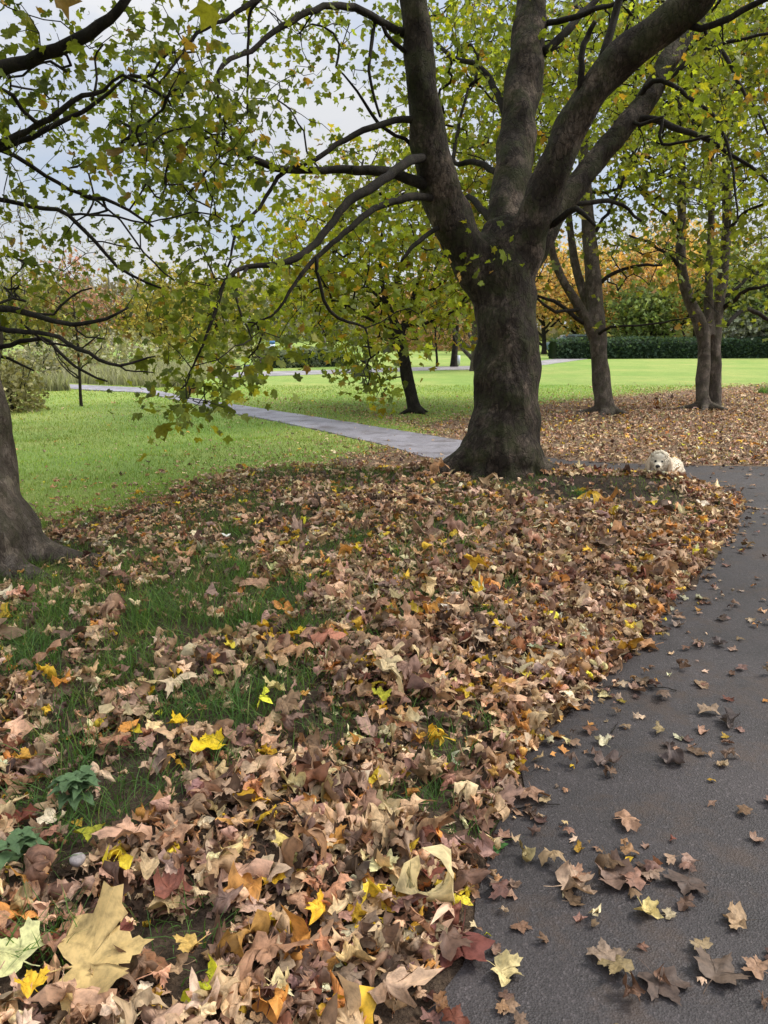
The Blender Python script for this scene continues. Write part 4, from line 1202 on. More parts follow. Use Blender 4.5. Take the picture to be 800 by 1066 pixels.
GR = [(.155, .185, .034), (.21, .23, .036), (.115, .145, .03), (.28, .24, .035), (.36, .2, .04)]
stem_tree('park_maple', (631,431),
 [[(632,435,0,16),(629,420,0,12.5),(626,395,0,11),(624,370,0,10.5),(622,345,0,11),(620,315,0,10),(617,280,0,9.2),(613,240,0,8.4),(609,190,0,7.6),(606,130,.1,6.6),(602,60,.2,5),(600,-20,.3,4),(600,-110,.4,2)],
  [(621,356,0,8),(612,336,-.1,7),(600,314,-.2,6),(588,295,-.3,5),(578,272,-.4,4.4),(571,240,-.5,3.8),(566,200,-.5,3),(560,150,-.5,2)],
  [(619,335,.1,6.5),(608,306,.2,5.4),(599,275,.3,4.8),(594,240,.4,4.2),(590,200,.5,3.6),(584,140,.6,2.6)]],
 [[(612,338,-.1,4),(596,326,-.3,3.2),(578,314,-.5,2.6),(560,308,-.6,1.8)],
  [(618,300,0,3.6),(640,284,-.2,2.8),(664,276,-.4,2.2),(690,276,-.5,1.5)],
  [(604,322,-.2,3.2),(585,324,-.5,2.6),(566,316,-.7,2),(552,300,-.8,1.2)],
  [(614,250,0,3),(632,222,-.1,2.4),(648,190,-.2,2),(660,150,-.3,1.4)],
  [(622,350,0,2.6),(636,340,-.6,2.0),(660,340,-1.0,1.6),(700,334,-1.4,1.2),(722,330,-1.6,.8)]],
 ['............66677776....',
  '............66666777....',
  '............66656677....',
  '............66656666....',
  '............5544555.....',
  '............5543222.....',
  '............443232......',
  '............332121......',
  '............22.1........'], 0, (40, 38), (-2.2, 2.8), 8, .125, GR, [.36, .28, .2, .12, .05],
 'slender park maple with several steep stems directly right of the massive trunk', .9, .28, (130, lambda B: (B[0], B[1], 8.5), (3.2, 3.2, 3.5)), M_BARK2, 5, .2)
stem_tree('twin_stem_tree', (734,427),
 [[(732,430,0,9),(731,405,0,8),(733,380,0,7.6),(733,355,0,8),(728,335,0,8),(719,315,0,7),(712,292,0,6.4),(709,265,0,6),(710,220,.1,5.4),(710,170,.2,5),(709,110,.3,4),(706,40,.4,3),(704,-40,.5,2)],
  [(744,428,.25,9),(744,400,.25,8.4),(744,370,.2,8),(745,345,.2,7.6),(748,318,.2,7),(753,285,.3,6.4),(756,250,.4,6),(757,210,.5,5.4),(756,160,.6,4.6),(757,100,.7,3.6),(760,20,.8,2.4)],
  [(738,350,.1,7),(738,325,.1,5.6),(738,290,.1,5),(740,250,.1,4.6),(741,200,.1,4.2),(740,150,.1,3.6),(738,80,.1,2.6)]],
 [[(751,322,.2,4),(766,312,-.1,3.2),(780,302,-.4,2.6),(800,296,-.6,1.8)],
  [(752,310,.2,3),(768,300,.4,2.6),(785,284,.6,2.2),(806,275,.8,1.4)],
  [(706,276,0,3),(692,262,-.2,2.4),(676,252,-.4,1.9),(655,245,-.6,1.3)],
  [(709,240,0,3),(693,224,-.2,2.4),(670,205,-.4,2),(656,180,-.5,1.6),(648,150,-.6,1.1)],
  [(757,240,.4,3),(775,222,.2,2.4),(792,214,0,2),(815,205,-.2,1.2)],
  [(756,340,.2,2.5),(775,322,.6,3.2),(795,330,1.0,3),(815,342,1.2,2)]],
 ['................777777..',
  '................777777..',
  '................666677..',
  '................655566..',
  '................455666..',
  '................345454..',
  '................234555..',
  '.................34544..',
  '..................2233..'], 0, (40, 38), (-2.2, 3.0), 8, .125, GR, [.4, .26, .22, .09, .03],
 'twin stemmed grey tree standing on leaf litter nearest the right edge', .9, .28, (130, lambda B: (B[0], B[1], 8.5), (3.4, 3.2, 3.5)), M_BARK2, 5, .2)

# ---- background trees
def bg_tree(name, px, py, dist, height, crown, palette, prob, n, lsize, label, bark=M_TWIG, trunk_r=.16, per=9, clear=.25, spread=.5, twr=.008, group=None, fork=4, shell=.25, gappy=0.0, leaves=True):
    p = flat(px, py); sc = dist/np.hypot(p[0], p[1]); x_, y_ = p[0]*sc, p[1]*sc
    B = np.array([x_, y_, float(h(x_, y_))])
    root = empty(name, B, label, 'tree', group)
    tr = Tree(); wood = Acc()
    top = B+np.array([rng.normal(0, .02*height), 0, height*.82])
    q = smooth_path(np.array([np.append(B-np.array([0, 0, .2]), trunk_r*1.5), np.append(B+(top-B)*.08, trunk_r), np.append(B+(top-B)*.45+rng.normal(0, .02*height, 3), trunk_r*.7), np.append(top, trunk_r*.12)]), height/22)
    tube(wood, q[:, :3], q[:, 3], 10, wob=.05); tr.bough(q[len(q)//5:])
    for k in range(fork):
        s0 = q[int(len(q)*rng.uniform(clear, clear+.3))]
        a_ = 2*pi*k/fork+rng.uniform(0, .8); e = s0[:3]+np.array([cos(a_)*crown[0]*.55, sin(a_)*crown[0]*.55, height*rng.uniform(.22, .38)])
        m_ = (s0[:3]+e)/2+np.array([cos(a_)*crown[0]*.1, sin(a_)*crown[0]*.1, -height*.02])
        qq = smooth_path(np.array([np.append(s0[:3], s0[3]*.6), np.append(m_, s0[3]*.42), np.append(e, s0[3]*.12)]), height/20, height*.004)
        tube(wood, qq[:, :3], qq[:, 3], 7); tr.bough(qq)
    child(wood, 'trunk', bark, root)
    c0 = B+np.array([0, 0, height-crown[1]])
    pts = []
    ph = rng.uniform(0, 10, 3)
    while len(pts) < n:
        v = rng.uniform(-1, 1, 3); l = np.linalg.norm(v)
        if l > 1 or l < shell: continue
        lim = .8+.2*sin(5*v[0]+ph[0])*sin(4*v[1]+ph[1])+.15*sin(6*v[2]+ph[2])
        if l > lim: continue
        if gappy and fbm(v[0]*2.4+ph[0], v[2]*2.4+v[1], 5, 2) < gappy: continue
        pts.append(c0+v*np.array([crown[0], crown[0], crown[1]]))
    tr.grow(pts, height/16, .1, height*.004)
    cr = Acc(); tr.emit(cr, twr, .45, (1, 1, 1), 1, 3, trunk_r*.4)
    C = np.array(pts)
    if leaves: crown_leaves(cr, C, per, spread, lsize, palette, prob, TP_LO, 0, .35, rng.lognormal(0, .22, (len(C), 1))*np.ones((1, 3)))
    child(cr, 'crown', [M_FARLEAF, bark], root)
    return root

# sapling on the left lawn
bg_tree('sapling', 85, 423, float(np.hypot(*flat(85,423)[:2])), 3.3, (1.35, 1.35), [(.13, .13, .05), (.2, .13, .06), (.16, .17, .06), (.3, .12, .06)], [.4, .25, .25, .1], 90, .09,
        'thin young sapling with sparse dull leaves alone on the left lawn', M_TWIG, .035, 6, .3, .16, .004, None, 5, .1)
PINK = [(.40, .20, .18), (.34, .22, .17), (.27, .21, .13)]
OLV = [(.22, .22, .06), (.28, .25, .06), (.16, .17, .055)]
GOLD = [(.48, .37, .12), (.52, .33, .11), (.34, .29, .06), (.24, .25, .07)]
ORG = [(.60, .36, .13), (.60, .43, .17), (.52, .30, .12), (.36, .31, .12)]
GREEN = [(.15, .20, .07), (.21, .25, .08), (.11, .15, .05)]
GREYS = [(.32, .30, .27), (.26, .27, .22)]  # own grey tones of the bare trees and pale willows
bg_tree('red_leaved_tree', 78, 388, 46, 5.6, (2.7, 2.5), PINK, [.4, .35, .25], 150, .2, 'small pinkish red autumn tree behind the sapling', M_TWIG, .12, 8, .2, .4, .01)
bg_tree('olive_tree_crown', 30, 390, 44, 5.0, (3.0, 2.4), OLV, [.4, .3, .3], 190, .2, 'bushy olive tree behind the low boughs at far left', M_TWIG, .14, 9, .2, .45, .01)
bg_tree('golden_tree', 172, 388, 50, 5.6, (3.3, 2.9), [(.40, .30, .07), (.30, .27, .06), (.22, .23, .06)], [.3, .4, .3], 300, .2, 'rounded golden olive tree at the bend of the grey path', M_TWIG, .15, 10, .1, .45, .01)
bg_tree('olive_park_tree', 225, 386, 56, 6.0, (3.6, 3.0), OLV, [.3, .4, .3], 300, .22, 'olive green tree behind the hanging maple leaves', M_TWIG, .15, 10, .15, .5, .01)
bg_tree('bare_grey_tree', 40, 378, 82, 15.5, (5.0, 6.5), GREYS, [.5, .5], 260, .2, 'tall bare grey tree rising over the far left trees', M_PALEBARK, .2, 2, .2, .5, .014, None, 6)
bg_tree('bare_grey_tree', 118, 378, 90, 12.0, (4.5, 5), GREYS, [.5, .5], 200, .2, 'shorter bare grey tree above the pinkish one', M_PALEBARK, .2, 2, .2, .5, .014, None, 6)
for k, (px, d, hh, lab) in enumerate([(302, 74, 9.5, 'pale grey willow left of the low clipped hedge end'), (338, 78, 8.5, 'pale grey willow over the low clipped hedge'), (376, 82, 9.0, 'pale grey willow nearest the leaning tree')]):
    bg_tree('pale_willow', px, 378, d, hh, (3.6, hh*.42), GREYS+[(.22, .23, .15)], [.4, .35, .25], 230, .2, lab, M_PALEBARK, .2, 7, .1, .55, .014, 'pale willows beyond the far path', 6, .1)
TAN = [(.42, .27, .16), (.36, .24, .13), (.48, .25, .12), (.30, .24, .12)]
for k, (px, d, hh, cw, lab) in enumerate([(408, 66, 5.0, 2.6, 'low russet tree behind the leaning trunk'), (432, 72, 6.0, 3.0, 'russet tree just right of the leaning trunk'), (458, 76, 6.5, 3.4, 'tan autumn tree behind the thin pole'), (482, 80, 7.0, 3.6, 'tan autumn tree beside the massive trunk')]):
    bg_tree('russet_tree', px, 376, d, hh, (cw, hh*.42), TAN, [.3, .3, .2, .2], 230, .22, lab, M_TWIG, .16, 9, .12, .5, .012, 'russet trees beyond the far path', 5, .1)
for k, (px, d, hh, cw, pal, lab) in enumerate([(566, 60, 8.5, 3.4, ORG, 'orange tree showing right of the massive trunk'), (600, 64, 8, 3.6, GOLD, 'golden tree behind the steep stems of the park maple'),
        (648, 62, 8.0, 3.8, ORG, 'orange beech behind the hedge, left of centre'), (688, 60, 9.0, 3.6, ORG, 'tall orange beech behind the hedge near the twin stems'), (668, 57, 5.0, 2.4, GREEN, 'green bushy tree in front of the orange beeches'),
        (722, 66, 9.5, 4.0, GOLD, 'golden tree behind the twin stemmed tree'), (760, 60, 7.5, 4.0, GREEN, 'dark green tree over the right end of the hedge'), (805, 58, 6.5, 3.6, GREEN, 'green tree at the right edge over the hedge'),
        (786, 58, 3.3, 2.4, [(.42, .42, .36), (.36, .38, .30)], 'whitish shrub just over the hedge at right'), (535, 70, 9.5, 4.0, GOLD, 'golden tree hidden mostly by the massive trunk'), (850, 62, 9, 4.4, GOLD, 'golden tree beyond the right edge'), (700, 84, 15, 6, GREEN, 'tall green tree behind the orange beeches'), (625, 88, 14, 6, OLV, 'tall olive tree behind the golden one'), (775, 86, 15, 6, OLV, 'tall olive tree at far right')]):
    bg_tree('autumn_tree', px, 374, d, hh, (cw, hh*.44), pal, [1]*len(pal), 300, .24, lab, M_TWIG, .18, 10, .08, .55, .012, 'autumn trees behind the long hedge', 5, .1)
# thin trunks on the far lawn
bg_tree('young_street_tree', 455, 381, float(np.hypot(*flat(455,382)[:2])), 4.5, (1.4, 1.5), TAN, [.3, .3, .2, .2], 60, .14, 'thin young tree with pole like stem by the far path', M_TWIG, .06, 5, .3, .3, .006)
bg_tree('far_lawn_tree', 473, 380, float(np.hypot(*flat(473,382)[:2])), 6.2, (2.6, 2.4), TAN+GREEN, [.2, .2, .1, .1, .2, .1, .1], 170, .16, 'straight trunked tree beside the white post', M_TWIG, .16, 8, .3, .4, .008)
bg_tree('forked_tree', 494, 386, float(np.hypot(*flat(494,386)[:2])), 6.0, (3.0, 2.3), GREEN+TAN, [.2, .2, .1, .1, .2, .1, .1], 190, .16, 'low forked tree half hidden by the left of the massive trunk', M_BARK2, .17, 8, .12, .4, .008, None, 6)

# closed woodland far behind
wd = Acc()
n = 16000
th = rng.uniform(-1.0, 1.0, n); rad_ = rng.uniform(105, 135, n)
hgt = 6.5+3.5*fbm(th*9, 0*th, 71, 3)-1.2
zz = rng.uniform(0, 1, n)*hgt
C = np.stack([np.sin(th)*rad_, np.cos(th)*rad_, h(np.sin(th)*rad_, np.cos(th)*rad_)+zz], 1)
toneW = np.where((fbm(th*14, zz*.2, 73, 3) > .5)[:, None], np.array([.17, .18, .09]), np.array([.26, .22, .13]))
L = deform(TP_LO, n, rng.uniform(.7, 1.5, n), rng.normal(.4, .5, n), rng.normal(0, .4, n), rng.uniform(.2, .6, n), rng.normal(.1, .2, n))
leaf_batch(wd, TP_LO, C, rotm(rng.uniform(0, 6.28, n), rng.normal(0, 1, n), rng.normal(0, 1, n)), L, toneW*rng.lognormal(0, .25, (n, 1)))
tag(wd.build('far_woodland', M_FARLEAF), 'low far belt of mixed woodland around the park', 'woodland', None, 'stuff')

# ------------------------------------------------------------------ hedge, shrubs, reeds
def leaf_box(acc, a, b, width, height, n, size, pal, top_wob=.06, core=(.02, .035, .018)):
    a = np.asarray(a, float); b = np.asarray(b, float); d = b-a; L = np.linalg.norm(d); d /= L; s = np.array([-d[1], d[0]])
    # solid inner mass
    m_ = 24; V = []
    for i_ in range(m_+1):
        c = a+d*L*i_/m_; hh = height*(.93+.05*sin(i_*1.7))-size*.4
        for (ss, z_) in ((-1, 0), (-1, .86), (-.7, 1), (.7, 1), (1, .86), (1, 0)):
            p = c+s*ss*(width/2-size*.4); V.append((p[0], p[1], float(h(p[0], p[1]))+hh*z_))
    F_ = np.array([(i_*6+j_, i_*6+j_+1, (i_+1)*6+j_+1, (i_+1)*6+j_) for i_ in range(m_) for j_ in range(5)])
    acc.add(V, [F_, np.arange(6)[None], (m_*6+np.arange(6)[::-1])[None]], core)
    t = rng.uniform(0, 1, n); side = rng.uniform(0, 1, n)
    per_ = 2*height+width
    q = side*per_
    ss = np.where(q < height, -width/2, np.where(q < height+width, q-height-width/2, width/2)); z_ = np.where(q < height, q, np.where(q < height+width, height, per_-q))
    ss = ss+rng.normal(0, size*.35, n); z_ = z_*(1+top_wob*2.2*(fbm(t*L*.5, ss*.5, 81, 3)-.5)*2)+rng.normal(0, size*.3, n)
    x_ = a[0]+d[0]*L*t+s[0]*ss; y_ = a[1]+d[1]*L*t+s[1]*ss
    P_ = np.stack([x_, y_, h(x_, y_)+np.maximum(z_, .02)], 1)
    col = np.array(pal)[rng.integers(0, len(pal), n)]*rng.lognormal(0, .25, (n, 1))*(.8+.4*fbm(t*L*1.5, z_*1.5, 83, 2))[:, None]
    Lf = deform(TP_LO, n, rng.uniform(.7, 1.4, n)*size, rng.normal(.4, .5, n), rng.normal(0, .4, n), rng.uniform(.2, .6, n), rng.normal(.1, .2, n))
    leaf_batch(acc, TP_LO, P_, rotm(rng.uniform(0, 6.28, n), rng.normal(0, .9, n), rng.normal(0, .9, n)), Lf, col)
ha = flat(575, 373.5)[:2]; hb = flat(1000, 371.5)[:2]
hd = Acc(); leaf_box(hd, ha, hb, 1.4, 1.18, 9000, .16, [(.05, .085, .055), (.075, .115, .07), (.04, .065, .042)])
tag(hd.build('hedge', M_FARLEAF), 'long clipped dark green hedge along the far edge of the lawn', 'hedge')
hd = Acc(); leaf_box(hd, flat(282,383)[:2], flat(352,381)[:2], 1.2, .75, 1500, .14, [(.16, .19, .12), (.12, .15, .09), (.2, .22, .15)])
tag(hd.build('low_hedge', M_FARLEAF), 'low pale grey green hedge by the far path at left', 'hedge')
def bush(name, px, py, dist, rx, hz, n, size, pal, lab, cat='shrub', group=None):
    p = flat(px, py); sc = dist/np.hypot(p[0], p[1]); c = np.array([p[0]*sc, p[1]*sc, 0]); c[2] = float(h(c[0], c[1]))
    a = Acc()
    v = rng.normal(0, 1, (n, 3)); v /= np.linalg.norm(v, axis=1)[:, None]; v *= rng.uniform(.25, 1, (n, 1))**.6
    v[:, 2] = np.abs(v[:, 2])
    r_ = 1+.25*(fbm(np.arctan2(v[:, 1], v[:, 0])*2, v[:, 2]*3, 91, 2)-.5)*2
    P_ = c+v*np.array([rx, rx, hz])*r_[:, None]
    col = np.array(pal)[rng.integers(0, len(pal), n)]*rng.lognormal(0, .25, (n, 1))
    Lf = deform(TP_LO, n, rng.uniform(.7, 1.4, n)*size, rng.normal(.4, .5, n), rng.normal(0, .4, n), rng.uniform(.2, .6, n), rng.normal(.1, .2, n))
    leaf_batch(a, TP_LO, P_, rotm(rng.uniform(0, 6.28, n), rng.normal(0, .9, n), rng.normal(0, .9, n)), Lf, col, 0)
    for k in range(9):
        e = c+np.array([rng.normal(0, .5)*rx, rng.normal(0, .5)*rx, hz*rng.uniform(.6, .95)])
        qq = smooth_path([c+np.array([rng.normal(0, .06), rng.normal(0, .06), -.05]), (c+e)/2+rng.normal(0, .05, 3), e], .15)
        tube(a, qq, np.linspace(.02, .006, len(qq)), 5, (1, 1, 1), 1)
    tag(a.build(name, [M_FARLEAF, M_TWIG], None, c), lab, cat, group)
bush('shrub', 12, 430, float(np.hypot(*flat(12,428)[:2])), .75, 1.15, 1300, .08, [(.24, .23, .11), (.18, .17, .08), (.3, .27, .14)], 'sparse olive shrub beside the edge tree trunk at far left', group='shrubs at the lawn edge')
bush('shrub', 40, 402, 30, 1.5, 1.1, 1400, .12, [(.24, .24, .15), (.3, .28, .18), (.18, .19, .11)], 'greyish shrub behind the olive one at the reeds', group='shrubs at the lawn edge')
bush('shrub', 276, 388, 40, .6, .8, 400, .12, [(.09, .08, .07), (.12, .1, .08)], 'dark brown bush at the left end of the low hedge', group='shrubs at the lawn edge')
SCR = [(.30, .29, .2), (.24, .24, .14), (.36, .33, .24)]
for k, (px, d_, rx_, hz_, pal, lab) in enumerate([(70, 40, 2.6, 1.5, SCR, 'greyish thicket behind the sapling'), (125, 43, 2.8, 1.7, SCR, 'greyish thicket between sapling and grey path'), (190, 46, 2.8, 1.6, OLV, 'olive thicket behind the bend of the grey path'), (240, 50, 2.6, 1.4, SCR, 'greyish thicket under the olive green tree'),
        (410, 68, 2.6, 1.6, TAN, 'russet thicket behind the leaning trunk'), (440, 70, 2.8, 1.8, TAN, 'russet thicket behind the thin pole like tree'), (470, 69, 2.8, 1.6, TAN, 'tan thicket behind the white post'), (500, 71, 2.8, 1.8, TAN, 'tan thicket beside the massive trunk')]):
    bush('thicket', px, 380, d_, rx_, hz_, 900, .17, pal, lab, 'thicket', 'thickets along the far edge of the lawn')
rd = Acc()
n = 16000
tt = rng.uniform(0, 1.25, n); pa_ = np.array(flat(-40, 411)[:2]); pb_ = np.array(flat(152, 404)[:2])
off = rng.uniform(0, 1, n)**1.5*13
px_ = pa_[0]+(pb_[0]-pa_[0])*tt-.05*off; py_ = pa_[1]+(pb_[1]-pa_[1])*tt+off
kk = np.minimum(poly_sd(px_, py_, PATH_A), 5) > .4
px_, py_ = px_[kk], py_[kk]; M = len(px_)
blades(rd, np.stack([px_, py_, h(px_, py_)], 1), rng.uniform(.15, .5, M)*(.55+.9*fbm(px_*.7, py_*.7, 93, 2)), rng.uniform(.02, .05, M), rng.uniform(.05, .5, M), np.array([(.30, .29, .20)])*rng.lognormal(0, .3, (M, 1))*np.array([[1, 1, 1]]), 3)
tag(rd.build('reeds', M_GRASS), 'pale dry reeds and rough grass along the pond edge', 'reeds', None, 'stuff')

# ------------------------------------------------------------------ small far objects
def boxv(acc, c, s, col=(1,1,1), mat_i=0, bev=.0):
    c = np.asarray(c, float); x_, y_, z_ = np.asarray(s, float)/2
    b = min(bev, x_, y_)
    ring = [(-x_+b, -y_), (x_-b, -y_), (x_, -y_+b), (x_, y_-b), (x_-b, y_), (-x_+b, y_), (-x_, y_-b), (-x_, -y_+b)] if b else [(-x_, -y_), (x_, -y_), (x_, y_), (-x_, y_)]
    n = len(ring)
    V = [(c[0]+a_, c[1]+q_, c[2]-z_) for a_, q_ in ring]+[(c[0]+a_, c[1]+q_, c[2]+z_) for a_, q_ in ring]
    k = np.arange(n); k2 = (k+1) % n
    acc.add(V, [np.stack([k, k2, n+k2, n+k], 1), np.arange(n)[::-1][None].copy(), (n+np.arange(n))[None]], col, None, mat_i)
M_BLACK = simple('black_plastic', (.02, .021, .024), .5, .4, .2, 20)
M_BIN = simple('bin_lid', (.035, .05, .085), .45, .4, .2, 20)
M_WHITE = simple('white_board', (.68, .74, .82), .5, .4, .06, 8)
M_STEEL = simple('grey_post', (.3, .3, .32), .5, .4, .15, 10)
M_BLUE = simple('sign_blue', (.08, .2, .42), .5, .4, .1, 8)
B = at(259, 394.5)
bn = empty('litter_bin', B, 'small black litter bin on the lawn beside the far path', 'bin')
a = Acc(); qq = np.array([(0, 0, .02), (0, 0, .08), (0, 0, .36), (0, 0, .39)])+B; tube(a, qq, [.13, .145, .165, .165], 20); child(a, 'body', M_BLACK, bn)
a = Acc(); qq = np.array([(0, 0, .393), (0, 0, .41), (0, 0, .46), (0, 0, .49)])+B; tube(a, qq, [.172, .178, .13, .05], 20); child(a, 'lid', M_BIN, bn)
a = Acc(); qq = np.array([(0, 0, -.05), (0, 0, .018)])+B; tube(a, qq, .15, 16); child(a, 'base', M_STEEL, bn)

B = at(477.3, 381.2)
pst = empty('white_post', B, 'pale blue white marker board beside a straight trunk across the lawn', 'post')
a = Acc(); boxv(a, B+np.array([0, 0, .28]), (.17, .06, .46), bev=.02); child(a, 'board', M_WHITE, pst)
a = Acc(); boxv(a, B+np.array([0, .045, .15]), (.05, .024, .4), bev=.008); child(a, 'stake', M_STEEL, pst)

B = at(283, 379); 
sg = empty('notice_sign', B, 'small blue and white notice sign above the low hedge', 'sign')
a = Acc(); boxv(a, B+np.array([0, 0, .85]), (.42, .04, .3), bev=.015); child(a, 'board', M_WHITE, sg)
a = Acc(); boxv(a, B+np.array([0, 0, 1.085]), (.42, .04, .16), bev=.015); child(a, 'header', M_BLUE, sg)
for s_ in (-1, 1):
    a = Acc(); tube(a, np.array([(s_*.16, .05, -.1), (s_*.16, .05, 1.1)])+B, .025, 10); child(a, 'leg', M_STEEL, sg)

# parked car mostly hidden by the trunk and hedge
def car(x_, y_):
    B = np.array([x_, y_, float(h(x_, y_))])
    root = empty('parked_car', B, 'pale blue parked car nose showing past the end of the long hedge', 'car')
    M_CP = simple('car_paint', (.32, .46, .52), .25, .5, .03, 4, .2, 0)
    M_GL = simple('car_glass', (.015, .02, .025), .08, .5, .0, 4, 0, 0)
    M_TY = simple('tyre_rubber', (.02, .02, .02), .8, .2, .1, 30)
    M_RM = simple('wheel_rim', (.45, .45, .46), .3, .5, .05, 10, .8)
    M_LT = simple('lamp_lens', (.75, .75, .7), .15, .5, .02, 10)
    prof = [(-2.0, .35), (-2.05, .6), (-1.95, .78), (-1.1, .9), (-.55, 1.36), (.2, 1.45), (1.1, 1.4), (1.75, .98), (2.0, .9), (2.02, .45), (1.95, .3), (-1.9, .28)]
    def extr(acc, pr, w_, inset=.0):
        n = len(pr); V = []
        for s_, k_ in ((-1, .93), (-.9, 1.0), (.9, 1.0), (1, .93)):
            cz = .75
            for (a_, z_) in pr:
                tp_ = 1-.22*max(0, z_-.9)/.55
                V.append((B[0]+a_*(k_ if abs(a_) > 1.5 else 1), B[1]+s_*w_*tp_, B[2]+cz+(z_-cz)*(k_*.02+.98)))
        k = np.arange(n); k2 = (k+1) % n
        acc.add(V, [np.concatenate([np.stack([r_*n+k, r_*n+k2, (r_+1)*n+k2, (r_+1)*n+k], 1) for r_ in range(3)]), np.arange(n)[::-1][None].copy(), (3*n+k)[None]])
    a = Acc(); extr(a, prof, .86); child(a, 'body', M_CP, root)
    for s_ in (-1, 1):
        for xw in ((-.48, .18), (.26, 1.0)):
            a = Acc(); yy = B[1]+s_*.80
            V = [(B[0]+xw[0]-(.3 if xw[0] < 0 else 0), yy+s_*.075, B[2]+.95), (B[0]+xw[1]+(.35 if xw[1] > .5 else 0), yy+s_*.075, B[2]+.95), (B[0]+xw[1], yy-s_*.035, B[2]+1.32), (B[0]+xw[0]+.08, yy-s_*.035, B[2]+1.32)]
            V2 = [(v[0], v[1]-s_*.03, v[2]) for v in V]
            a.add(V+V2, [np.array([[0, 1, 2, 3], [7, 6, 5, 4], [0, 4, 5, 1], [1, 5, 6, 2], [2, 6, 7, 3], [3, 7, 4, 0]])]); child(a, 'window', M_GL, root, False)
    a = Acc(); V = [(B[0]-1.08, B[1]-.66, B[2]+.93), (B[0]-1.08, B[1]+.66, B[2]+.93), (B[0]-.6, B[1]+.58, B[2]+1.335), (B[0]-.6, B[1]-.58, B[2]+1.335)]
    V2 = [(v[0]-.02, v[1], v[2]+.025) for v in V]
    a.add(V+V2, [np.array([[3, 2, 1, 0], [4, 5, 6, 7], [0, 1, 5, 4], [1, 2, 6, 5], [2, 3, 7, 6], [3, 0, 4, 7]])]); child(a, 'windscreen', M_GL, root, False)
    for xw in (-1.25, 1.3):
        for s_ in (-1, 1):
            a = Acc(); tube(a, np.array([(xw, s_*.66, .31), (xw, s_*.70, .31), (xw, s_*.84, .31), (xw, s_*.88, .31)])+B, [.28, .31, .31, .28], 24); wh = child(a, 'wheel', M_TY, root)
            a = Acc(); tube(a, np.array([(xw, s_*.885, .31), (xw, s_*.895, .31)])+B-np.array(root.location), [.19, .17], 20)
            r_ = bpy.data.objects.new('rim', a.mesh('rim', M_RM)); COL.objects.link(r_); r_.parent = wh
    for s_ in (-1, 1):
        a = Acc(); blob(a, B+np.array([-2.0, s_*.6, .68]), (.06, .15, .07), 14, 8); child(a, 'headlight', M_LT, root)
pc = flat(566, 369.5); sc_ = 62/np.hypot(pc[0], pc[1])
car(pc[0]*sc_+2.0, pc[1]*sc_)

# ------------------------------------------------------------------ dog
M_COAT = simple('cream_coat', (.86, .76, .60), .9, .1, .16, 26, 0, .5)
M_EYE = simple('dark_eye', (.012, .01, .009), .15, .5, .0, 10, 0, 0)
M_NOSE = simple('dog_nose', (.02, .017, .017), .4, .5, .1, 30)
DG = np.array([2.62, 7.5, .006+.006])
dpx = T(688, 480, 7.6); DG[0] = dpx[0]+.0
dog = empty('dog', DG, 'cream curly haired dog with floppy ears peering over the mound by the path', 'dog')
b = Acc()
def E(c, r, seg=18): blob(b, DG+np.array(c), r, seg, 12, .03, (1, 1, 1), c[0]*9)
# trunk of the body runs away from the camera and to the right
for k, t in enumerate(np.linspace(0, 1, 7)):
    E((.055+.06*t, .02+.42*t, .235+.01*sin(3*t)), (.098-.012*abs(t-.35), .10, .105-.03*max(0, t-.4)))
E((.03, -.02, .25), (.085, .09, .10)); E((.01, -.07, .31), (.065, .07, .075))        # chest, neck
E((-.01, -.12, .38), (.088, .08, .078)); E((-.015, -.13, .43), (.074, .066, .05))  # skull, topknot
E((-.02, -.19, .35), (.043, .05, .037)); E((-.022, -.225, .343), (.032, .03, .028))    # muzzle
E((-.02, -.19, .322), (.034, .036, .022))
for sx_, y_ in ((-.03, -.03), (.105, -.02), (.05, .40), (.18, .41)):
    hind = y_ > .2
    for z_ in np.linspace(.02, .2, 7):
        off_ = (.03*(z_-.02)/.18-.035*(1 if .06 < z_ < .12 else 0)) if hind else 0
        E((sx_, y_+(.02-off_ if hind else 0), z_), (.032+.12*max(0, z_-.1)*(1.2 if hind else .6), .034+.14*max(0, z_-.1)*(1.5 if hind else .6), .035), 12)
    E((sx_, y_-.02, .018), (.032, .045, .02), 12)
for t in np.linspace(0, 1, 5): E((.12+.02*t, .47+.05*t, .29-.05*t), (.03, .03, .04), 12)
remesh_object(b, .009, 2, 'body', M_COAT, dog)
for s_ in (-1, 1):
    e = Acc()
    for t in np.linspace(0, 1, 6):
        blob(e, DG+np.array([-.012+s_*(.086+.016*sin(2.4*t)), -.125+.012*t, .40-.115*t]), (.024+.008*sin(3*t), .036+.016*t, .036), 12, 8, .06)
    remesh_object(e, .007, 1, 'ear', simple('ear_coat', (.68, .55, .40), .9, .1, .18, 26, 0, .5), dog)
    e = Acc(); blob(e, DG+np.array([-.018+s_*.028, -.186, .39]), .015, 14, 10); child(e, 'eye', M_EYE, dog)
e = Acc(); blob(e, DG+np.array([-.022, -.252, .352]), (.023, .016, .018), 14, 10); child(e, 'nose', M_NOSE, dog)
e = Acc(); blob(e, DG+np.array([-.022, -.238, .322]), (.02, .012, .006), 12, 8); child(e, 'mouth', M_NOSE, dog)
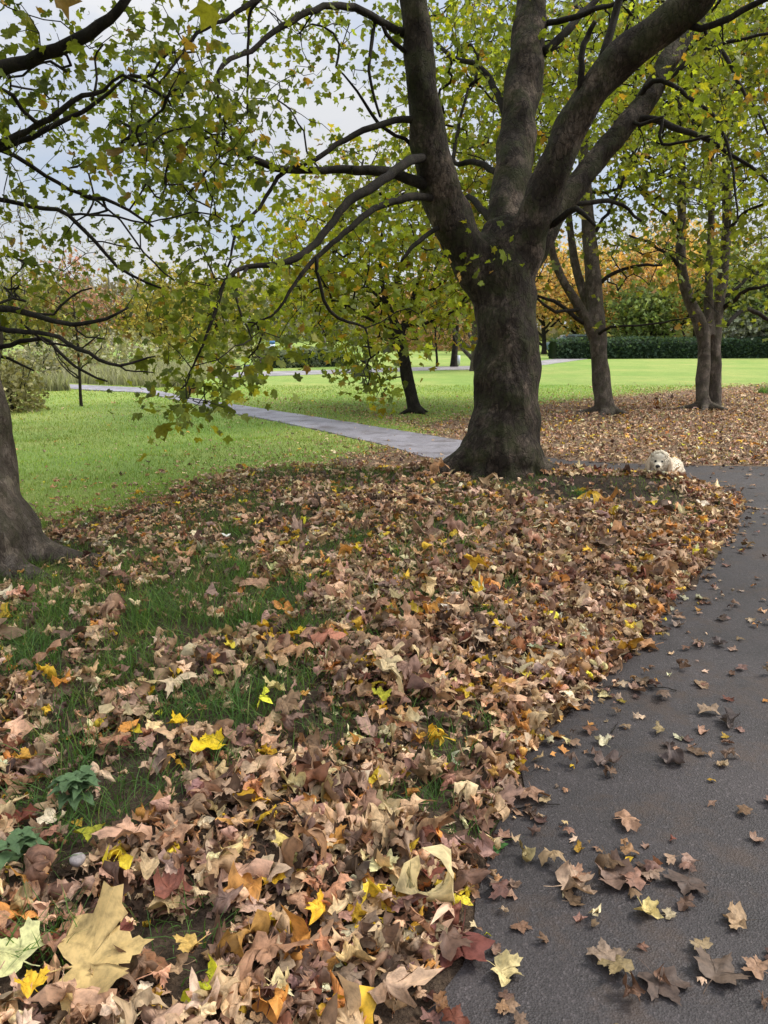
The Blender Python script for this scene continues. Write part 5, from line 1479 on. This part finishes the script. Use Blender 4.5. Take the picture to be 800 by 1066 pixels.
# curls of the coat
bd = [o for o in dog.children if o.name.startswith('body')][0]
n = len(bd.data.vertices); V = np.empty(n*3, np.float32); bd.data.vertices.foreach_get('co', V); V = V.reshape(-1, 3).astype(float)
N_ = np.empty(n*3, np.float32); bd.data.vertices.foreach_get('normal', N_); N_ = N_.reshape(-1, 3).astype(float)
face = (np.abs(V[:, 0]+.018) < .05) & (V[:, 1] < -.165) & (V[:, 2] > .335) 
pick = rng.choice(np.where(~face)[0], 15000)
a = Acc()
M = len(pick); P_ = V[pick]+DG; Nn = N_[pick]
tg = rng.normal(0, 1, (M, 3)); tg -= Nn*(tg*Nn).sum(1)[:, None]; tg /= np.linalg.norm(tg, axis=1)[:, None]; bt = np.cross(Nn, tg)
ln = rng.uniform(.010, .024, M)[:, None]; wd2 = .005
pts = [P_-Nn*.003, P_+Nn*ln*.6+tg*ln*.2, P_+Nn*ln*.75+tg*ln*.75, P_+Nn*ln*.3+tg*ln*1.1-np.array([0, 0, .004])]
VV = np.stack(sum([[p-bt*wd2*w_, p+bt*wd2*w_] for p, w_ in zip(pts, (1, 1, .8, .25))], []), 1)
off = (np.arange(M)*8)[:, None, None]
F_ = (np.array([[0, 1, 3, 2], [2, 3, 5, 4], [4, 5, 7, 6]])[None]+off).reshape(-1, 4)
a.add(VV.reshape(-1, 3), F_)
child(a, 'coat', M_COAT, dog)
dog.scale = (.97, .97, .97); dog.rotation_euler = (0, 0, -.37)

# a few fallen twigs on the asphalt and the litter
for (px, py, L_, ang, lab) in [(560,843,.16,10,'thin bare twig on asphalt above the heap'),(640,760,.1,60,'short dark twig on open asphalt'),(300,860,.16,130,'thin twig lying across the centre litter'),(690,720,.12,170,'dark twig on asphalt below the orange tan leaf')]:
    P = at(px, py); asph = poly_sd(P[0:1], P[1:2], PATH_NEAR)[0] < 0
    P[2] += .012 if asph else .07
    dv = np.array([cos(radians(ang)), sin(radians(ang)), 0])
    qq = smooth_path([P-dv*L_/2, P+np.array([.006, .004, .006]), P+dv*L_/2], .02, .0015)
    a = Acc(); tube(a, qq, np.linspace(.0028, .0014, len(qq)), 6)
    tag(a.build('fallen_twig', M_TWIG, None, P), lab, 'twig', 'fallen twigs')
print('verts', sum(len(o.data.vertices) for o in scn.objects if o.type == 'MESH'))
